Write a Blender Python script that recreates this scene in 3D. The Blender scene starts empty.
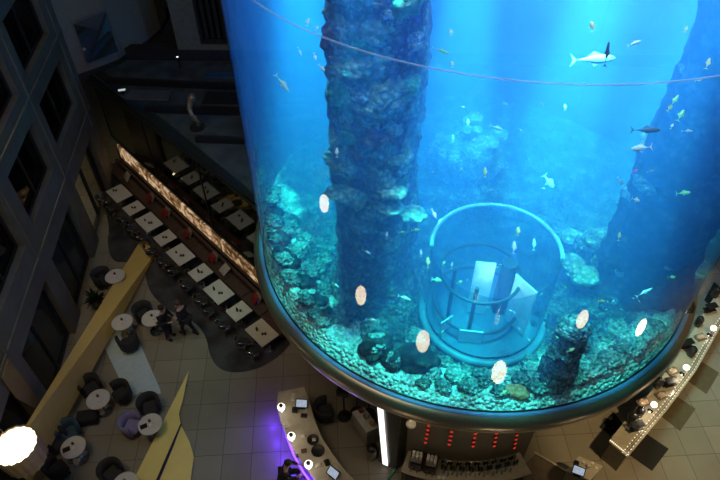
import bpy, bmesh, math, random
from math import sin, cos, pi, radians, sqrt, atan2, hypot
from mathutils import Vector, Matrix, noise
random.seed(7)
S = bpy.context.scene
COL = S.collection

# ------------------------------------------------------------------ camera (solved from the tank's circles)
F, PITCH, ROLL, YAW = 622.2, 0.80122, -0.0082, -0.24366
CAM = Vector((0.0, -12.205, 17.68))
_fw = Vector((sin(YAW)*cos(PITCH), cos(YAW)*cos(PITCH), -sin(PITCH)))
_r = Vector((cos(YAW), -sin(YAW), 0)); _u = _r.cross(_fw)
CR = _r*cos(ROLL)+_u*sin(ROLL); CU = -_r*sin(ROLL)+_u*cos(ROLL)
def ray(x, y): return _fw + CR*((x-360)/F) - CU*((y-240)/F)
def W(x, y, z):
    d = ray(x, y); t = (z-CAM.z)/d.z; p = CAM+d*t; return Vector((p.x, p.y, z))
def on_plane(x, y, base, n):
    d = ray(x, y); t = (Vector(base)-CAM).dot(n)/d.dot(n); return CAM+d*t
def PX(p):
    v = Vector(p)-CAM; k = v.dot(_fw); return 360+F*v.dot(CR)/k, 240-F*v.dot(CU)/k
cd = bpy.data.cameras.new('camera'); cam = bpy.data.objects.new('camera', cd); COL.objects.link(cam)
cd.lens = F/720*36; cd.sensor_width = 36; cd.clip_end = 200; cd.clip_start = .05
m = Matrix((CR, CU, -_fw)).transposed().to_4x4(); m.translation = CAM; cam.matrix_world = m
S.camera = cam
S.view_settings.view_transform = 'Standard'; S.view_settings.look = 'None'
S.view_settings.gamma = 1; S.view_settings.exposure = 0; S.view_settings.use_curve_mapping = False

# ------------------------------------------------------------------ materials
MATS = {}
def nodes(name):
    m = bpy.data.materials.new(name); m.use_nodes = True; nt = m.node_tree; nt.nodes.clear()
    o = nt.nodes.new('ShaderNodeOutputMaterial'); return m, nt, o
def mat(name, col, rough=.6, metal=0, vary=.12, scale=6, bump=0, spec=.4, emit=None, es=0, col2=None):
    if name in MATS: return MATS[name]
    m, nt, o = nodes(name); N = nt.nodes; L = nt.links
    b = N.new('ShaderNodeBsdfPrincipled'); L.new(b.outputs[0], o.inputs[0])
    tc = N.new('ShaderNodeTexCoord'); nz = N.new('ShaderNodeTexNoise'); nz.inputs['Scale'].default_value = scale
    nz.inputs['Detail'].default_value = 5
    L.new(tc.outputs['Object'], nz.inputs['Vector'])
    cr = N.new('ShaderNodeValToRGB'); L.new(nz.outputs['Fac'], cr.inputs[0])
    c2 = col2 or tuple(min(1, c*(1+vary)) for c in col); c1 = col if col2 else tuple(c*(1-vary) for c in col)
    cr.color_ramp.elements[0].color = (*c1, 1); cr.color_ramp.elements[1].color = (*c2, 1)
    cr.color_ramp.elements[0].position = .35; cr.color_ramp.elements[1].position = .65
    L.new(cr.outputs[0], b.inputs['Base Color'])
    b.inputs['Roughness'].default_value = rough; b.inputs['Metallic'].default_value = metal
    b.inputs['Specular IOR Level'].default_value = spec
    if bump:
        bp = N.new('ShaderNodeBump'); bp.inputs['Strength'].default_value = bump; bp.inputs['Distance'].default_value = .05
        L.new(nz.outputs['Fac'], bp.inputs['Height']); L.new(bp.outputs[0], b.inputs['Normal'])
    if emit:
        b.inputs['Emission Color'].default_value = (*emit, 1); b.inputs['Emission Strength'].default_value = es
    MATS[name] = m; return m
def glass_mat(name, tint, refl=.08, rough=.02, opaque=0, ocol=(.1, .1, .1), grow=1.0):
    """clear sheet: what lies behind shows, tinted, under a reflection that grows at grazing angles; opaque adds a milky body"""
    if name in MATS: return MATS[name]
    m, nt, o = nodes(name); N = nt.nodes; L = nt.links
    t = N.new('ShaderNodeBsdfTransparent'); t.inputs[0].default_value = (*tint, 1)
    d = N.new('ShaderNodeBsdfDiffuse')
    nz = N.new('ShaderNodeTexNoise'); nz.inputs['Scale'].default_value = 3
    tc = N.new('ShaderNodeTexCoord'); L.new(tc.outputs['Object'], nz.inputs['Vector'])
    cr = N.new('ShaderNodeValToRGB'); L.new(nz.outputs['Fac'], cr.inputs[0])
    cr.color_ramp.elements[0].color = (*[c*.85 for c in ocol], 1); cr.color_ramp.elements[1].color = (*ocol, 1)
    L.new(cr.outputs[0], d.inputs[0])
    mx = N.new('ShaderNodeMixShader'); mx.inputs[0].default_value = opaque; L.new(t.outputs[0], mx.inputs[1]); L.new(d.outputs[0], mx.inputs[2])
    g = N.new('ShaderNodeBsdfGlossy'); g.inputs['Roughness'].default_value = rough
    lw = N.new('ShaderNodeLayerWeight'); lw.inputs['Blend'].default_value = .3
    ma = N.new('ShaderNodeMath'); ma.operation = 'MULTIPLY_ADD'; L.new(lw.outputs['Fresnel'], ma.inputs[0])
    ma.inputs[1].default_value = grow; ma.inputs[2].default_value = refl; ma.use_clamp = True
    m2 = N.new('ShaderNodeMixShader'); L.new(ma.outputs[0], m2.inputs[0]); L.new(mx.outputs[0], m2.inputs[1]); L.new(g.outputs[0], m2.inputs[2])
    L.new(m2.outputs[0], o.inputs[0]); MATS[name] = m; return m
def emit_mat(name, col, st, vary=.1, scale=4):
    if name in MATS: return MATS[name]
    m, nt, o = nodes(name); N = nt.nodes; L = nt.links
    e = N.new('ShaderNodeEmission'); nz = N.new('ShaderNodeTexNoise'); nz.inputs['Scale'].default_value = scale
    tc = N.new('ShaderNodeTexCoord'); L.new(tc.outputs['Object'], nz.inputs['Vector'])
    cr = N.new('ShaderNodeValToRGB'); L.new(nz.outputs['Fac'], cr.inputs[0])
    cr.color_ramp.elements[0].position = .3; cr.color_ramp.elements[1].position = .7
    cr.color_ramp.elements[0].color = (*[c*(1-vary) for c in col], 1); cr.color_ramp.elements[1].color = (*col, 1)
    L.new(cr.outputs[0], e.inputs[0]); e.inputs[1].default_value = st
    L.new(e.outputs[0], o.inputs[0]); MATS[name] = m; return m

# ------------------------------------------------------------------ mesh builder
class MB:
    def __init__(s): s.v = []; s.f = []
    def add(s, vs, fs):
        o = len(s.v); s.v += [tuple(v) for v in vs]; s.f += [tuple(i+o for i in f) for f in fs]; return s
    def box(s, c, d, rz=0, bev=0, M=None):
        x, y, z = d[0]/2, d[1]/2, d[2]/2
        R = M or Matrix.Rotation(rz, 3, 'Z'); c = Vector(c)
        if bev:
            b = min(bev, x*.9, y*.9, z*.9); vs = []
            ring = [(-x+b, -y), (x-b, -y), (x, -y+b), (x, y-b), (x-b, y), (-x+b, y), (-x, y-b), (-x, -y+b)]
            ins = [(-x+b, -y+b), (x-b, -y+b), (x-b, -y+b), (x-b, y-b), (x-b, y-b), (-x+b, y-b), (-x+b, y-b), (-x+b, -y+b)]
            for zz, rr in ((-z, ins), (-z+b, ring), (z-b, ring), (z, ins)):
                for p in rr: vs.append(c+R@Vector((p[0], p[1], zz)))
            fs = [tuple(range(7, -1, -1)), tuple(range(24, 32))]
            for k in range(3):
                for i in range(8):
                    j = (i+1) % 8; fs.append((k*8+i, k*8+j, k*8+8+j, k*8+8+i))
            return s.add(vs, fs)
        vs = [c+R@Vector((a*x, b_*y, e*z)) for e in (-1, 1) for a, b_ in ((-1, -1), (1, -1), (1, 1), (-1, 1))]
        return s.add(vs, [(3, 2, 1, 0), (4, 5, 6, 7), (0, 1, 5, 4), (1, 2, 6, 5), (2, 3, 7, 6), (3, 0, 4, 7)])
    def prism(s, pts, z0, z1):
        n = len(pts); a = sum(pts[i][0]*pts[(i+1) % n][1]-pts[(i+1) % n][0]*pts[i][1] for i in range(n))
        if a < 0: pts = pts[::-1]
        vs = [(p[0], p[1], z0) for p in pts]+[(p[0], p[1], z1) for p in pts]
        fs = [tuple(range(n-1, -1, -1)), tuple(range(n, 2*n))]+[(i, (i+1) % n, n+(i+1) % n, n+i) for i in range(n)]
        return s.add(vs, fs)
    def slab(s, pts, th):
        """closed plate from a 3D polygon, thickened along its normal"""
        P = [Vector(p) for p in pts]; n = (P[1]-P[0]).cross(P[2]-P[0]).normalized()*th; k = len(P)
        vs = P+[p+n for p in P]
        return s.add(vs, [tuple(range(k-1, -1, -1)), tuple(range(k, 2*k))]+[(i, (i+1) % k, k+(i+1) % k, k+i) for i in range(k)])
    def lathe(s, prof, c=(0, 0, 0), n=24, caps=True, a0=0, a1=2*pi, wob=None):
        full = abs(a1-a0-2*pi) < 1e-6; m = n if full else n+1; o = len(s.v)
        for (r, z) in prof:
            for i in range(m):
                a = a0+(a1-a0)*i/n; q = r*(1+(wob(a) if wob else 0)); s.v.append((c[0]+q*cos(a), c[1]+q*sin(a), c[2]+z))
        for k in range(len(prof)-1):
            for i in range(n):
                j = (i+1) % m; s.f.append((o+k*m+i, o+k*m+j, o+(k+1)*m+j, o+(k+1)*m+i))
        if caps and full:
            s.f.append(tuple(o+i for i in range(m-1, -1, -1))); s.f.append(tuple(o+(len(prof)-1)*m+i for i in range(m)))
        return s
    def tube(s, pts, r, n=8, closed=False):
        P = [Vector(p) for p in pts]; K = len(P); o = len(s.v); up = Vector((0, 0, 1))
        for i, p in enumerate(P):
            a = P[(i-1) % K] if (closed or i) else p; b = P[(i+1) % K] if (closed or i < K-1) else p
            t = (b-a).normalized(); x = t.cross(up)
            if x.length < .05: x = t.cross(Vector((1, 0, 0)))
            x.normalize(); y = x.cross(t); rr = r[i] if isinstance(r, (list, tuple)) else r
            for k in range(n): s.v.append(tuple(p+(x*cos(2*pi*k/n)+y*sin(2*pi*k/n))*rr))
        for i in range(K if closed else K-1):
            for k in range(n):
                j = (k+1) % n; i2 = (i+1) % K; s.f.append((o+i*n+k, o+i*n+j, o+i2*n+j, o+i2*n+k))
        if not closed: s.f.append(tuple(o+k for k in range(n-1, -1, -1))); s.f.append(tuple(o+(K-1)*n+k for k in range(n)))
        return s
    def rock(s, c, rad, seed=0, sub=3, rough=.35, freq=1.6, flat=(1, 1, 1)):
        bm = bmesh.new(); bmesh.ops.create_icosphere(bm, subdivisions=sub, radius=1)
        c = Vector(c); o = Vector((seed*3.1, seed*1.7, seed*.9)); idx = {}
        vs = []
        for v in bm.verts:
            d = v.co.normalized(); h = 1+rough*noise.noise(d*freq+o)+rough*.5*noise.noise(d*freq*2.7+o)+rough*.3*noise.noise(d*freq*6+o)
            idx[v] = len(vs); vs.append(c+Vector((d.x*h*rad*flat[0], d.y*h*rad*flat[1], d.z*h*rad*flat[2])))
        fs = [tuple(idx[v] for v in f.verts) for f in bm.faces]; bm.free(); return s.add(vs, fs)
    def build(s, name, m, parent=None, smooth=False):
        me = bpy.data.meshes.new(name); me.from_pydata(s.v, [], s.f); me.update()
        if m: me.materials.append(m)
        if smooth: me.polygons.foreach_set('use_smooth', [True]*len(me.polygons))
        o = bpy.data.objects.new(name, me); COL.objects.link(o)
        if parent: o.parent = parent
        return o
def tag(o, label=None, cat=None, group=None, kind=None):
    if label: o['label'] = label
    if cat: o['category'] = cat
    if group: o['group'] = group
    if kind: o['kind'] = kind
    return o
def empty(name, loc=(0, 0, 0), rz=0, **k):
    o = bpy.data.objects.new(name, None); COL.objects.link(o); o.location = loc; o.rotation_euler.z = rz; o.empty_display_size = .2
    return tag(o, **k)
def copy_tree(o, parent=None):
    kids = [c for c in KIDS.get(o.name, [])]
    c = o.copy(); COL.objects.link(c)
    if parent: c.parent = parent
    KIDS[c.name] = []
    for ch in kids: KIDS[c.name].append(copy_tree(ch, c))
    return c
KIDS = {}
def reg(o):
    KIDS[o.name] = [c for c in bpy.data.objects if c.parent == o]
    for c in KIDS[o.name]: reg(c)
def struct(o): o['kind'] = 'structure'; return o
ORD = ['first', 'second', 'third', 'fourth', 'fifth', 'sixth', 'seventh', 'eighth', 'ninth', 'tenth', 'eleventh', 'twelfth', 'thirteenth', 'fourteenth', 'fifteenth', 'sixteenth', 'seventeenth', 'eighteenth', 'nineteenth', 'twentieth', 'twenty-first', 'twenty-second', 'twenty-third', 'twenty-fourth', 'twenty-fifth', 'twenty-sixth', 'twenty-seventh', 'twenty-eighth', 'twenty-ninth', 'thirtieth']

# materials shared
STEEL = mat('brushed_steel', (.30, .26, .21), .32, .7, .08, 30)
CHROME = mat('chrome', (.7, .7, .7), .12, 1, .05)
BLACK = mat('black_plastic', (.012, .012, .013), .35)
DARK = mat('dark_fabric', (.02, .02, .024), .9, bump=.2)
WHITE = mat('white_laminate', (.55, .53, .48), .4, vary=.04)
STONE = mat('facade_stone', (.16, .145, .10), .8, vary=.1, scale=2)

# ------------------------------------------------------------------ floor
def floor_mat():
    m, nt, o = nodes('stone_tiles'); N = nt.nodes; L = nt.links
    b = N.new('ShaderNodeBsdfPrincipled'); L.new(b.outputs[0], o.inputs[0])
    tc = N.new('ShaderNodeTexCoord'); mp = N.new('ShaderNodeMapping'); mp.vector_type = 'TEXTURE'
    c = W(228, 403, 0); mp.inputs['Location'].default_value = (c.x, c.y, 0); mp.inputs['Rotation'].default_value = (0, 0, radians(17))
    L.new(tc.outputs['Object'], mp.inputs[0])
    br = N.new('ShaderNodeTexBrick'); br.offset = 0; br.inputs['Scale'].default_value = 1
    br.inputs['Brick Width'].default_value = .856; br.inputs['Row Height'].default_value = .856
    br.inputs['Mortar Size'].default_value = .010; br.inputs['Mortar Smooth'].default_value = .3; br.inputs['Bias'].default_value = -.6
    br.inputs['Color1'].default_value = (.28, .255, .195, 1); br.inputs['Color2'].default_value = (.40, .37, .29, 1); br.inputs['Mortar'].default_value = (.11, .10, .08, 1)
    L.new(mp.outputs[0], br.inputs['Vector'])
    nz = N.new('ShaderNodeTexNoise'); nz.inputs['Scale'].default_value = .9; nz.inputs['Detail'].default_value = 6; L.new(tc.outputs['Object'], nz.inputs['Vector'])
    mx = N.new('ShaderNodeMix'); mx.data_type = 'RGBA'; mx.blend_type = 'MULTIPLY'; mx.inputs[0].default_value = .45
    L.new(br.outputs['Color'], mx.inputs[6]); L.new(nz.outputs['Color'], mx.inputs[7])
    hs = N.new('ShaderNodeRGBToBW'); L.new(nz.outputs['Color'], hs.inputs[0]); L.new(hs.outputs[0], mx.inputs[7])
    L.new(mx.outputs[2], b.inputs['Base Color']); b.inputs['Roughness'].default_value = .38
    return m
fl = MB().box((0, 2, -.1), (60, 60, .2)); struct(fl.build('floor', floor_mat()))

# ------------------------------------------------------------------ left facade
FB = W(97, 248, 0); FD = Vector((sin(radians(-20)), cos(radians(-20)), 0)); FN = Vector((FD.y, -FD.x, 0))
def FP(s, z, off=0): p = FB+FD*s+FN*off; return Vector((p.x, p.y, z))
def FM(): return Matrix((FN, FD, Vector((0, 0, 1)))).transposed()   # local x = out, y = along
WS = [(.45, 3.4), (-3.2, -.5), (-6.9, -4.1), (-10.6, -7.8)]
WZ = [(.0, 2.85), (4.42, 6.3), (7.28, 9.15), (10.2, 12.0)]
wl = MB()
def fbox(mb, s0, s1, z0, z1, o0, o1): mb.box(FP((s0+s1)/2, (z0+z1)/2, (o0+o1)/2), (o1-o0, s1-s0, z1-z0), M=FM())
zc = 0
for (z0, z1) in WZ:
    if z0 > zc: fbox(wl, -11.5, 4.48, zc, z0, -.45, 0)
    edges = sorted([e for w in WS for e in w]); prev = -11.5
    for w in sorted(WS):
        fbox(wl, prev, w[0], z0, z1, -.45, 0); prev = w[1]
    fbox(wl, prev, 4.48, z0, z1, -.45, 0); zc = z1
fbox(wl, -11.5, 4.48, zc, 13.2, -.45, 0)
# shallow rib courses along the piers
for z in (3.6, 6.85, 9.7): fbox(wl, -11.5, 4.48, z-.06, z+.06, 0, .05)
for s in (-3.85, -7.35, -.02, 3.95):
    fbox(wl, s-.05, s+.05, 3.0, 13.2, 0, .05)
struct(wl.build('wall_left', STONE))
GW = glass_mat('window_glass', (.05, .06, .06), .03, .03, .6, (.006, .010, .011), .35)
FR = mat('window_frame', (.025, .027, .028), .4)
CURT = mat('curtain', (.025, .025, .024), .9, scale=14)
k = 0
for zi, (z0, z1) in enumerate(WZ):
    for wi, (s0, s1) in enumerate(WS):
        k += 1
        e = struct(empty('window_%d' % k, FP((s0+s1)/2, z0, -.3)))
        inv = Matrix.Translation(-e.location)
        def part(nm, bxs, mm):
            mb = MB()
            for b in bxs: fbox(mb, *b)
            mb.v = [tuple(Vector(v)-e.location) for v in mb.v]; o = mb.build(nm, mm, e); return o
        w = .07
        part('window_frame', [(s0, s0+w, z0, z1, -.34, -.2), (s1-w, s1, z0, z1, -.34, -.2), (s0+w, s1-w, z0, z0+w, -.34, -.2), (s0+w, s1-w, z1-w, z1, -.34, -.2),
                              ((s0+s1)/2-.03, (s0+s1)/2+.03, z0+w, z1-w, -.34, -.2)], FR)
        if not (zi == 0 and wi == 0):
            part('window_pane', [(s0+w, s1-w, z0+w, z1-w, -.28, -.265)], GW if zi else glass_mat('arcade_glass', (.35, .42, .42), .06, .03, .45, (.06, .085, .085), .6))
        if zi: part('curtain', [(s0+.1+.16*j, s0+.2+.16*j, z0+.05, z1-.05, -.5-.03*(j % 2), -.44-.03*(j % 2)) for j in range(5)], CURT)
# rooms behind the facade: back wall and storeys
rb = MB(); fbox(rb, -11.5, 4.4, 0, 13.2, -3.6, -3.4)
for z in (3.2, 6.6, 9.5): fbox(rb, -11.5, 4.4, z, z+.15, -3.4, -.5)
struct(rb.build('wall_arcade', mat('arcade_plaster', (.12, .11, .09), .9)))

# ------------------------------------------------------------------ mirror-glass wall beside the tables, lit onyx band, banquette
MBs = Vector((-11.6, 3.94, 0)); MD = Vector((sin(radians(123.2)), cos(radians(123.2)), 0)); MN = Vector((MD.y, -MD.x, 0))  # MN points away from or toward the tables
if MN.dot(W(149, 222, .75)-MBs) < 0: MN = -MN
def MP(s, z, off=0): p = MBs+MD*s+MN*off; return Vector((p.x, p.y, z))
_mm = Matrix((MD, MN, Vector((0, 0, 1)))).transposed()
def mbox(mb, s0, s1, z0, z1, o0, o1, bev=0): mb.box(MP((s0+s1)/2, (z0+z1)/2, (o0+o1)/2), (s1-s0, o1-o0, z1-z0), M=_mm, bev=bev); return mb
MZ = 4.75
glm, nt, o_ = nodes('dark_mirror_glass'); b = nt.nodes.new('ShaderNodeBsdfPrincipled'); nt.links.new(b.outputs[0], o_.inputs[0])
b.inputs['Base Color'].default_value = (.16, .20, .20, 1); b.inputs['Metallic'].default_value = 1; b.inputs['Roughness'].default_value = .04
nz = nt.nodes.new('ShaderNodeTexNoise'); nz.inputs['Scale'].default_value = 2
mr = nt.nodes.new('ShaderNodeMapRange'); mr.inputs[3].default_value = .02; mr.inputs[4].default_value = .07
nt.links.new(nz.outputs['Fac'], mr.inputs[0]); nt.links.new(mr.outputs[0], b.inputs['Roughness'])
struct(mbox(MB(), -5, 9.5, 1.42, MZ, -.3, 0).build('wall_back', glm))
t_ = MB(); mbox(t_, -5, 9.5, 1.40, 1.50, -.0, .05); mbox(t_, -5, 9.5, MZ-.02, MZ+.1, -.3, .06)
struct(t_.build('trim_1', mat('dark_teal_metal', (.03, .05, .05), .35, .6)))
for i in range(8):
    pass
tt = MB()
for i in range(4): mbox(tt, -5+3.9*i, -4.97+3.9*i, 1.5, MZ-.02, .002, .03)
struct(tt.build('trim_2', mat('dark_mullion', (.015, .02, .02), .4)))
struct(mbox(MB(), -5, 9.5, 0, .72, -.3, .0).build('trim_3', mat('dark_wood', (.035, .022, .014), .5, scale=3)))
def onyx():
    m, nt, o = nodes('backlit_onyx'); N = nt.nodes; L = nt.links
    tc = N.new('ShaderNodeTexCoord'); n1 = N.new('ShaderNodeTexNoise'); n1.inputs['Scale'].default_value = 2.6; n1.inputs['Detail'].default_value = 8; n1.inputs['Distortion'].default_value = 1.2
    L.new(tc.outputs['Object'], n1.inputs['Vector']); cr = N.new('ShaderNodeValToRGB'); L.new(n1.outputs['Fac'], cr.inputs[0])
    e = cr.color_ramp.elements; e[0].position = .38; e[0].color = (.06, .032, .012, 1); e[1].position = .66; e[1].color = (.66, .48, .29, 1)
    q = e.new(.5); q.color = (.24, .13, .06, 1)
    em = N.new('ShaderNodeEmission'); em.inputs[1].default_value = 1.05; L.new(cr.outputs[0], em.inputs[0]); L.new(em.outputs[0], o.inputs[0]); return m
bt = empty('light_panel', MP(0, .66, 0), label='glowing amber onyx light band running along the wall behind the tables', cat='wall light')
q = mbox(MB(), -4.4, 9.3, .72, 1.38, -.12, .10); q.v = [tuple(Vector(v)-bt.location) for v in q.v]; q.build('onyx_panel', onyx(), bt)
q = mbox(MB(), -4.4, 9.3, .66, .72, -.1, .20); q.v = [tuple(Vector(v)-bt.location) for v in q.v]; q.build('ledge', mat('dark_wood', 0), bt)
bn = empty('banquette', MP(0, 0, .5), label='long dark upholstered banquette bench between the tables and the glowing wall', cat='bench')
q = MB()
for i in range(11): mbox(q, -4.6+1.12*i, -4.6+1.12*i+1.10, .25, .45, .36, .82, .03)
q.v = [tuple(Vector(v)-bn.location) for v in q.v]; q.build('seat', mat('plum_leather', (.055, .034, .03), .5), bn)
q = mbox(MB(), -4.6, 7.7, 0, .25, .38, .76); q.v = [tuple(Vector(v)-bn.location) for v in q.v]; q.build('base', BLACK, bn)
q = mbox(MB(), -4.6, 7.7, .25, .62, .21, .35, .03); q.v = [tuple(Vector(v)-bn.location) for v in q.v]; q.build('backrest', mat('plum_leather', 0), bn)
# cushions
for j, (x, y, kind, lab) in enumerate([
        (127, 179, 0, 'grey cushion leaning alone at the far top-left end of the dark bench'),
        (150, 200, 1, 'red and grey cushion on the bench behind the gap after the first small table'),
        (165, 215, 1, 'bright red cushion with a pale top on the bench behind the second small table'),
        (188, 235, 1, 'red cushion with grey top on the bench behind the third long table'),
        (212, 260, 1, 'red cushion with tall grey top on the bench above the fourth long table'),
        (224, 272, 0, 'beige square cushion lying on the bench right of the fourth red cushion'),
        (256, 300, 1, 'red cushion on the bench nearest the tank rim')]):
    p = W(x, y, .52); s_ = (p-MBs).dot(MD)
    e = empty('cushion', MP(s_, .456, .54), label=lab, cat='cushion', group='cushions on the bench')
    e.rotation_euler.z = atan2(MD.y, MD.x)+random.uniform(-.25, .25)
    def pil(cx, cy, a, col, nm, w=.34):
        mb = MB(); n = 8; vs = []
        for i in range(n+1):
            for k2 in range(n+1):
                u, v = i/n*2-1, k2/n*2-1; th = .07*(1-u**4)*(1-v**4)
                vs.append((u*w/2, v*w/2, th))
        vs2 = [(a_, b_, -c_) for a_, b_, c_ in vs]; R = Matrix.Rotation(a, 3, 'X')
        idx = lambda i, k2: i*(n+1)+k2
        fs = [(idx(i, k2), idx(i+1, k2), idx(i+1, k2+1), idx(i, k2+1)) for i in range(n) for k2 in range(n)]
        off = Vector((cx, cy, .175 if abs(a) > .5 else .075))
        mb.add([R@Vector(v)+off for v in vs], fs); mb.add([R@Vector(v)+off for v in vs2], [f[::-1] for f in fs]); return mb.build(nm, col, e, True)
    if kind: pil(0, -.02, .9, mat('red_cloth', (.20, .01, .01), .8), 'front_pad', .34); pil(.02, .10, 1.1, mat('grey_cloth', (.16, .15, .13), .9), 'back_pad', .36)
    else: pil(0, 0, .55 if j else .9, mat('beige_cloth', (.36, .33, .28), .9), 'pad', .38)

# ------------------------------------------------------------------ bar tables and chairs in a row
rowang = atan2(MD.y, MD.x)
def table_proto(L_, loc=(0, 0, 0)):
    t = empty('dining_table')
    MB().box((0, 0, .735), (L_, .70, .035), bev=.008).build('tabletop', WHITE, t)
    if L_ > .8:
        for s in (-1, 1):
            MB().lathe([(.2, 0), (.2, .015), (.03, .03), (.03, .70), (.09, .718)], (s*L_*.3, 0, 0), 16).build('pedestal', CHROME, t)
    else: MB().lathe([(.22, 0), (.22, .015), (.03, .03), (.03, .70), (.1, .718)], (0, 0, 0), 16).build('pedestal', CHROME, t)
    return t
TL = table_proto(.96); TS = table_proto(.62); reg(TL); reg(TS)
CHM = mat('chair_shell', (.030, .030, .033), .35)
def chair_proto():
    c = empty('dining_chair')
    mb = MB(); n = 10
    mb.lathe([(.02, .43), (.20, .44), (.225, .46), (.20, .475), (.02, .47)], n=20); mb.build('seat', CHM, c, True)
    pts = [(.235*cos(a), .235*sin(a), .66+.07*sin(a-pi)) for a in [radians(180+20+i*140/12) for i in range(13)]]
    b2 = MB()
    for z, th in ((0, .012),):
        up = [(x*1.06, y*1.06, z2+.07) for x, y, z2 in pts]; lo = [(x, y, z2-.10) for x, y, z2 in pts]; k2 = len(pts)
        upi = [(x*1.01, y*1.01, z2+.07) for x, y, z2 in pts]; loi = [(x*.95, y*.95, z2-.10) for x, y, z2 in pts]
        b2.add(up+lo+loi+upi, [(i+r*k2, i+1+r*k2, i+1+((r+1) % 4)*k2, i+((r+1) % 4)*k2) for r in range(4) for i in range(k2-1)]+[(0, k2, 2*k2, 3*k2), (4*k2-1, 3*k2-1, 2*k2-1, k2-1)])
    br_ = b2.build('backrest', CHM, c, True)
    MB().tube([(x*1.08, y*1.08, z2+.08) for x, y, z2 in pts], .013, 8).build('back_rail', CHROME, br_, True)
    for a in (45, 135, 225, 315):
        x, y = cos(radians(a)), sin(radians(a)); MB().tube([(x*.15, y*.15, .44), (x*.24, y*.24, 0.012)], .012, 6).build('leg', CHROME, c)
    for s in (-1, 1): MB().tube([(s*.17, .10, .455), (s*.25, .08, .60), (s*.25, -.10, .66)], .012, 6).build('armrest', CHROME, c, True)
    return c
CH = chair_proto(); reg(CH)
rowc = [(119.2, 193.3, 1), (133.8, 208, 0), (149, 222, 1), (165, 237.7, 0), (180.6, 254.4, 1), (200.4, 272.5, 0), (218.8, 291.7, 1), (239, 311, 0), (261.9, 332.3, 1)]
used = {}
def use(proto, loc, rz, **k):
    if id(proto) in used: o = copy_tree(proto)
    else: o = proto; used[id(proto)] = 1
    o.location = loc; o.rotation_euler.z = rz; return tag(o, **k)
def item_proto():
    t = empty('candle_holder'); MB().lathe([(.03, 0), (.042, .02), (.03, .09), (.02, .09), (.02, .04)], n=12).build('holder', mat('black_ceramic', (.03, .025, .02), .3), t, True)
    MB().lathe([(.015, .04), (.018, .075), (.012, .085)], n=8).build('candle', mat('wax', (.5, .4, .25), .5), t); return t
def bottle_proto():
    t = empty('bottle'); MB().lathe([(.035, 0), (.038, .02), (.038, .14), (.014, .18), (.014, .23), (.016, .235)], n=12).build('body', mat('dark_bottle', (.012, .02, .014), .15), t, True)
    MB().lathe([(.017, .235), (.017, .25), (.01, .255)], n=8).build('cap', mat('brass_cap', (.5, .36, .15), .3, 1), t); return t
IT = item_proto(); reg(IT); BO = bottle_proto(); reg(BO)
nl = ns = 0
for ti, (x, y, big) in enumerate(rowc):
    p = W(x, y, .75); s_ = (p-MBs).dot(MD); off = (p-MBs).dot(MN); c = MP(s_, .0125, off)
    if big: lab = 'long pale rectangular table, %s long one counted from the top-left of the row' % ORD[nl]; nm = '%s long table' % ORD[nl]; nl += 1
    else: lab = 'small pale square table, %s small one counted from the top-left of the row' % ORD[ns]; nm = '%s small table' % ORD[ns]; ns += 1
    use(TL if big else TS, c, rowang, label=lab, cat='table', group='white tables in the row')
    for q, sx in enumerate((-.27, .27) if big else (0,)):
        cp = MP(s_+sx, .0125, off+.62+random.uniform(-.03, .05))
        # the chair looks at the table
        use(CH, cp, rowang+(0 if MD.cross(MN).z < 0 else pi)+random.uniform(-.2, .2), label='dark chrome-railed chair, %s the %s' % (('upper-left seat at', 'lower-right seat at')[q] if big else 'seat at', nm), cat='chair', group='chairs along the row of tables')
    sp = ([(-.16, .08), (.10, .04), (.16, -.03)] if big else [(-.02, .05), (.06, -.03)])
    if ti == 0: sp = [(-.25, .1), (-.18, .02)]
    for q, (dx, dy) in enumerate(sp):
        w = MP(s_+dx, .7665, off+dy)
        which = ('left', 'middle', 'right')[q] if len(sp) == 3 else ('upper', 'lower')[q]
        pr = BO if (ti > 4 and q == 0) else IT
        use(pr, w, 0, label='small dark %s, the %s one on the %s' % ('glass bottle' if pr is BO else 'candle holder', which, nm), cat='bottle' if pr is BO else 'candle holder', group='small things on the row tables')

# ------------------------------------------------------------------ carpet
cp = [(100, 190), (110, 227), (107, 243), (112, 262), (128, 262), (145, 268), (146, 280), (151, 294), (168, 311), (192, 319), (206, 335), (210, 357), (219, 369), (232, 373), (252, 371), (272, 362), (288, 348), (300, 330), (262, 280), (120, 150)]
base = [W(x, y, 0).to_2d() for x, y in cp]
def chaikin(P, n=2):
    for _ in range(n):
        Q = []
        for i in range(len(P)):
            a, b = P[i], P[(i+1) % len(P)]; Q += [a*.75+b*.25, a*.25+b*.75]
        P = Q
    return P
pts = chaikin(base, 2)
tag(MB().prism([(p.x, p.y) for p in pts], .001, .012).build('carpet', mat('charcoal_carpet', (.018, .019, .022), .95, scale=1.3, col2=(.06, .06, .066), bump=.2)),
    'wavy-edged charcoal carpet under the row of tables', 'carpet')
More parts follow.
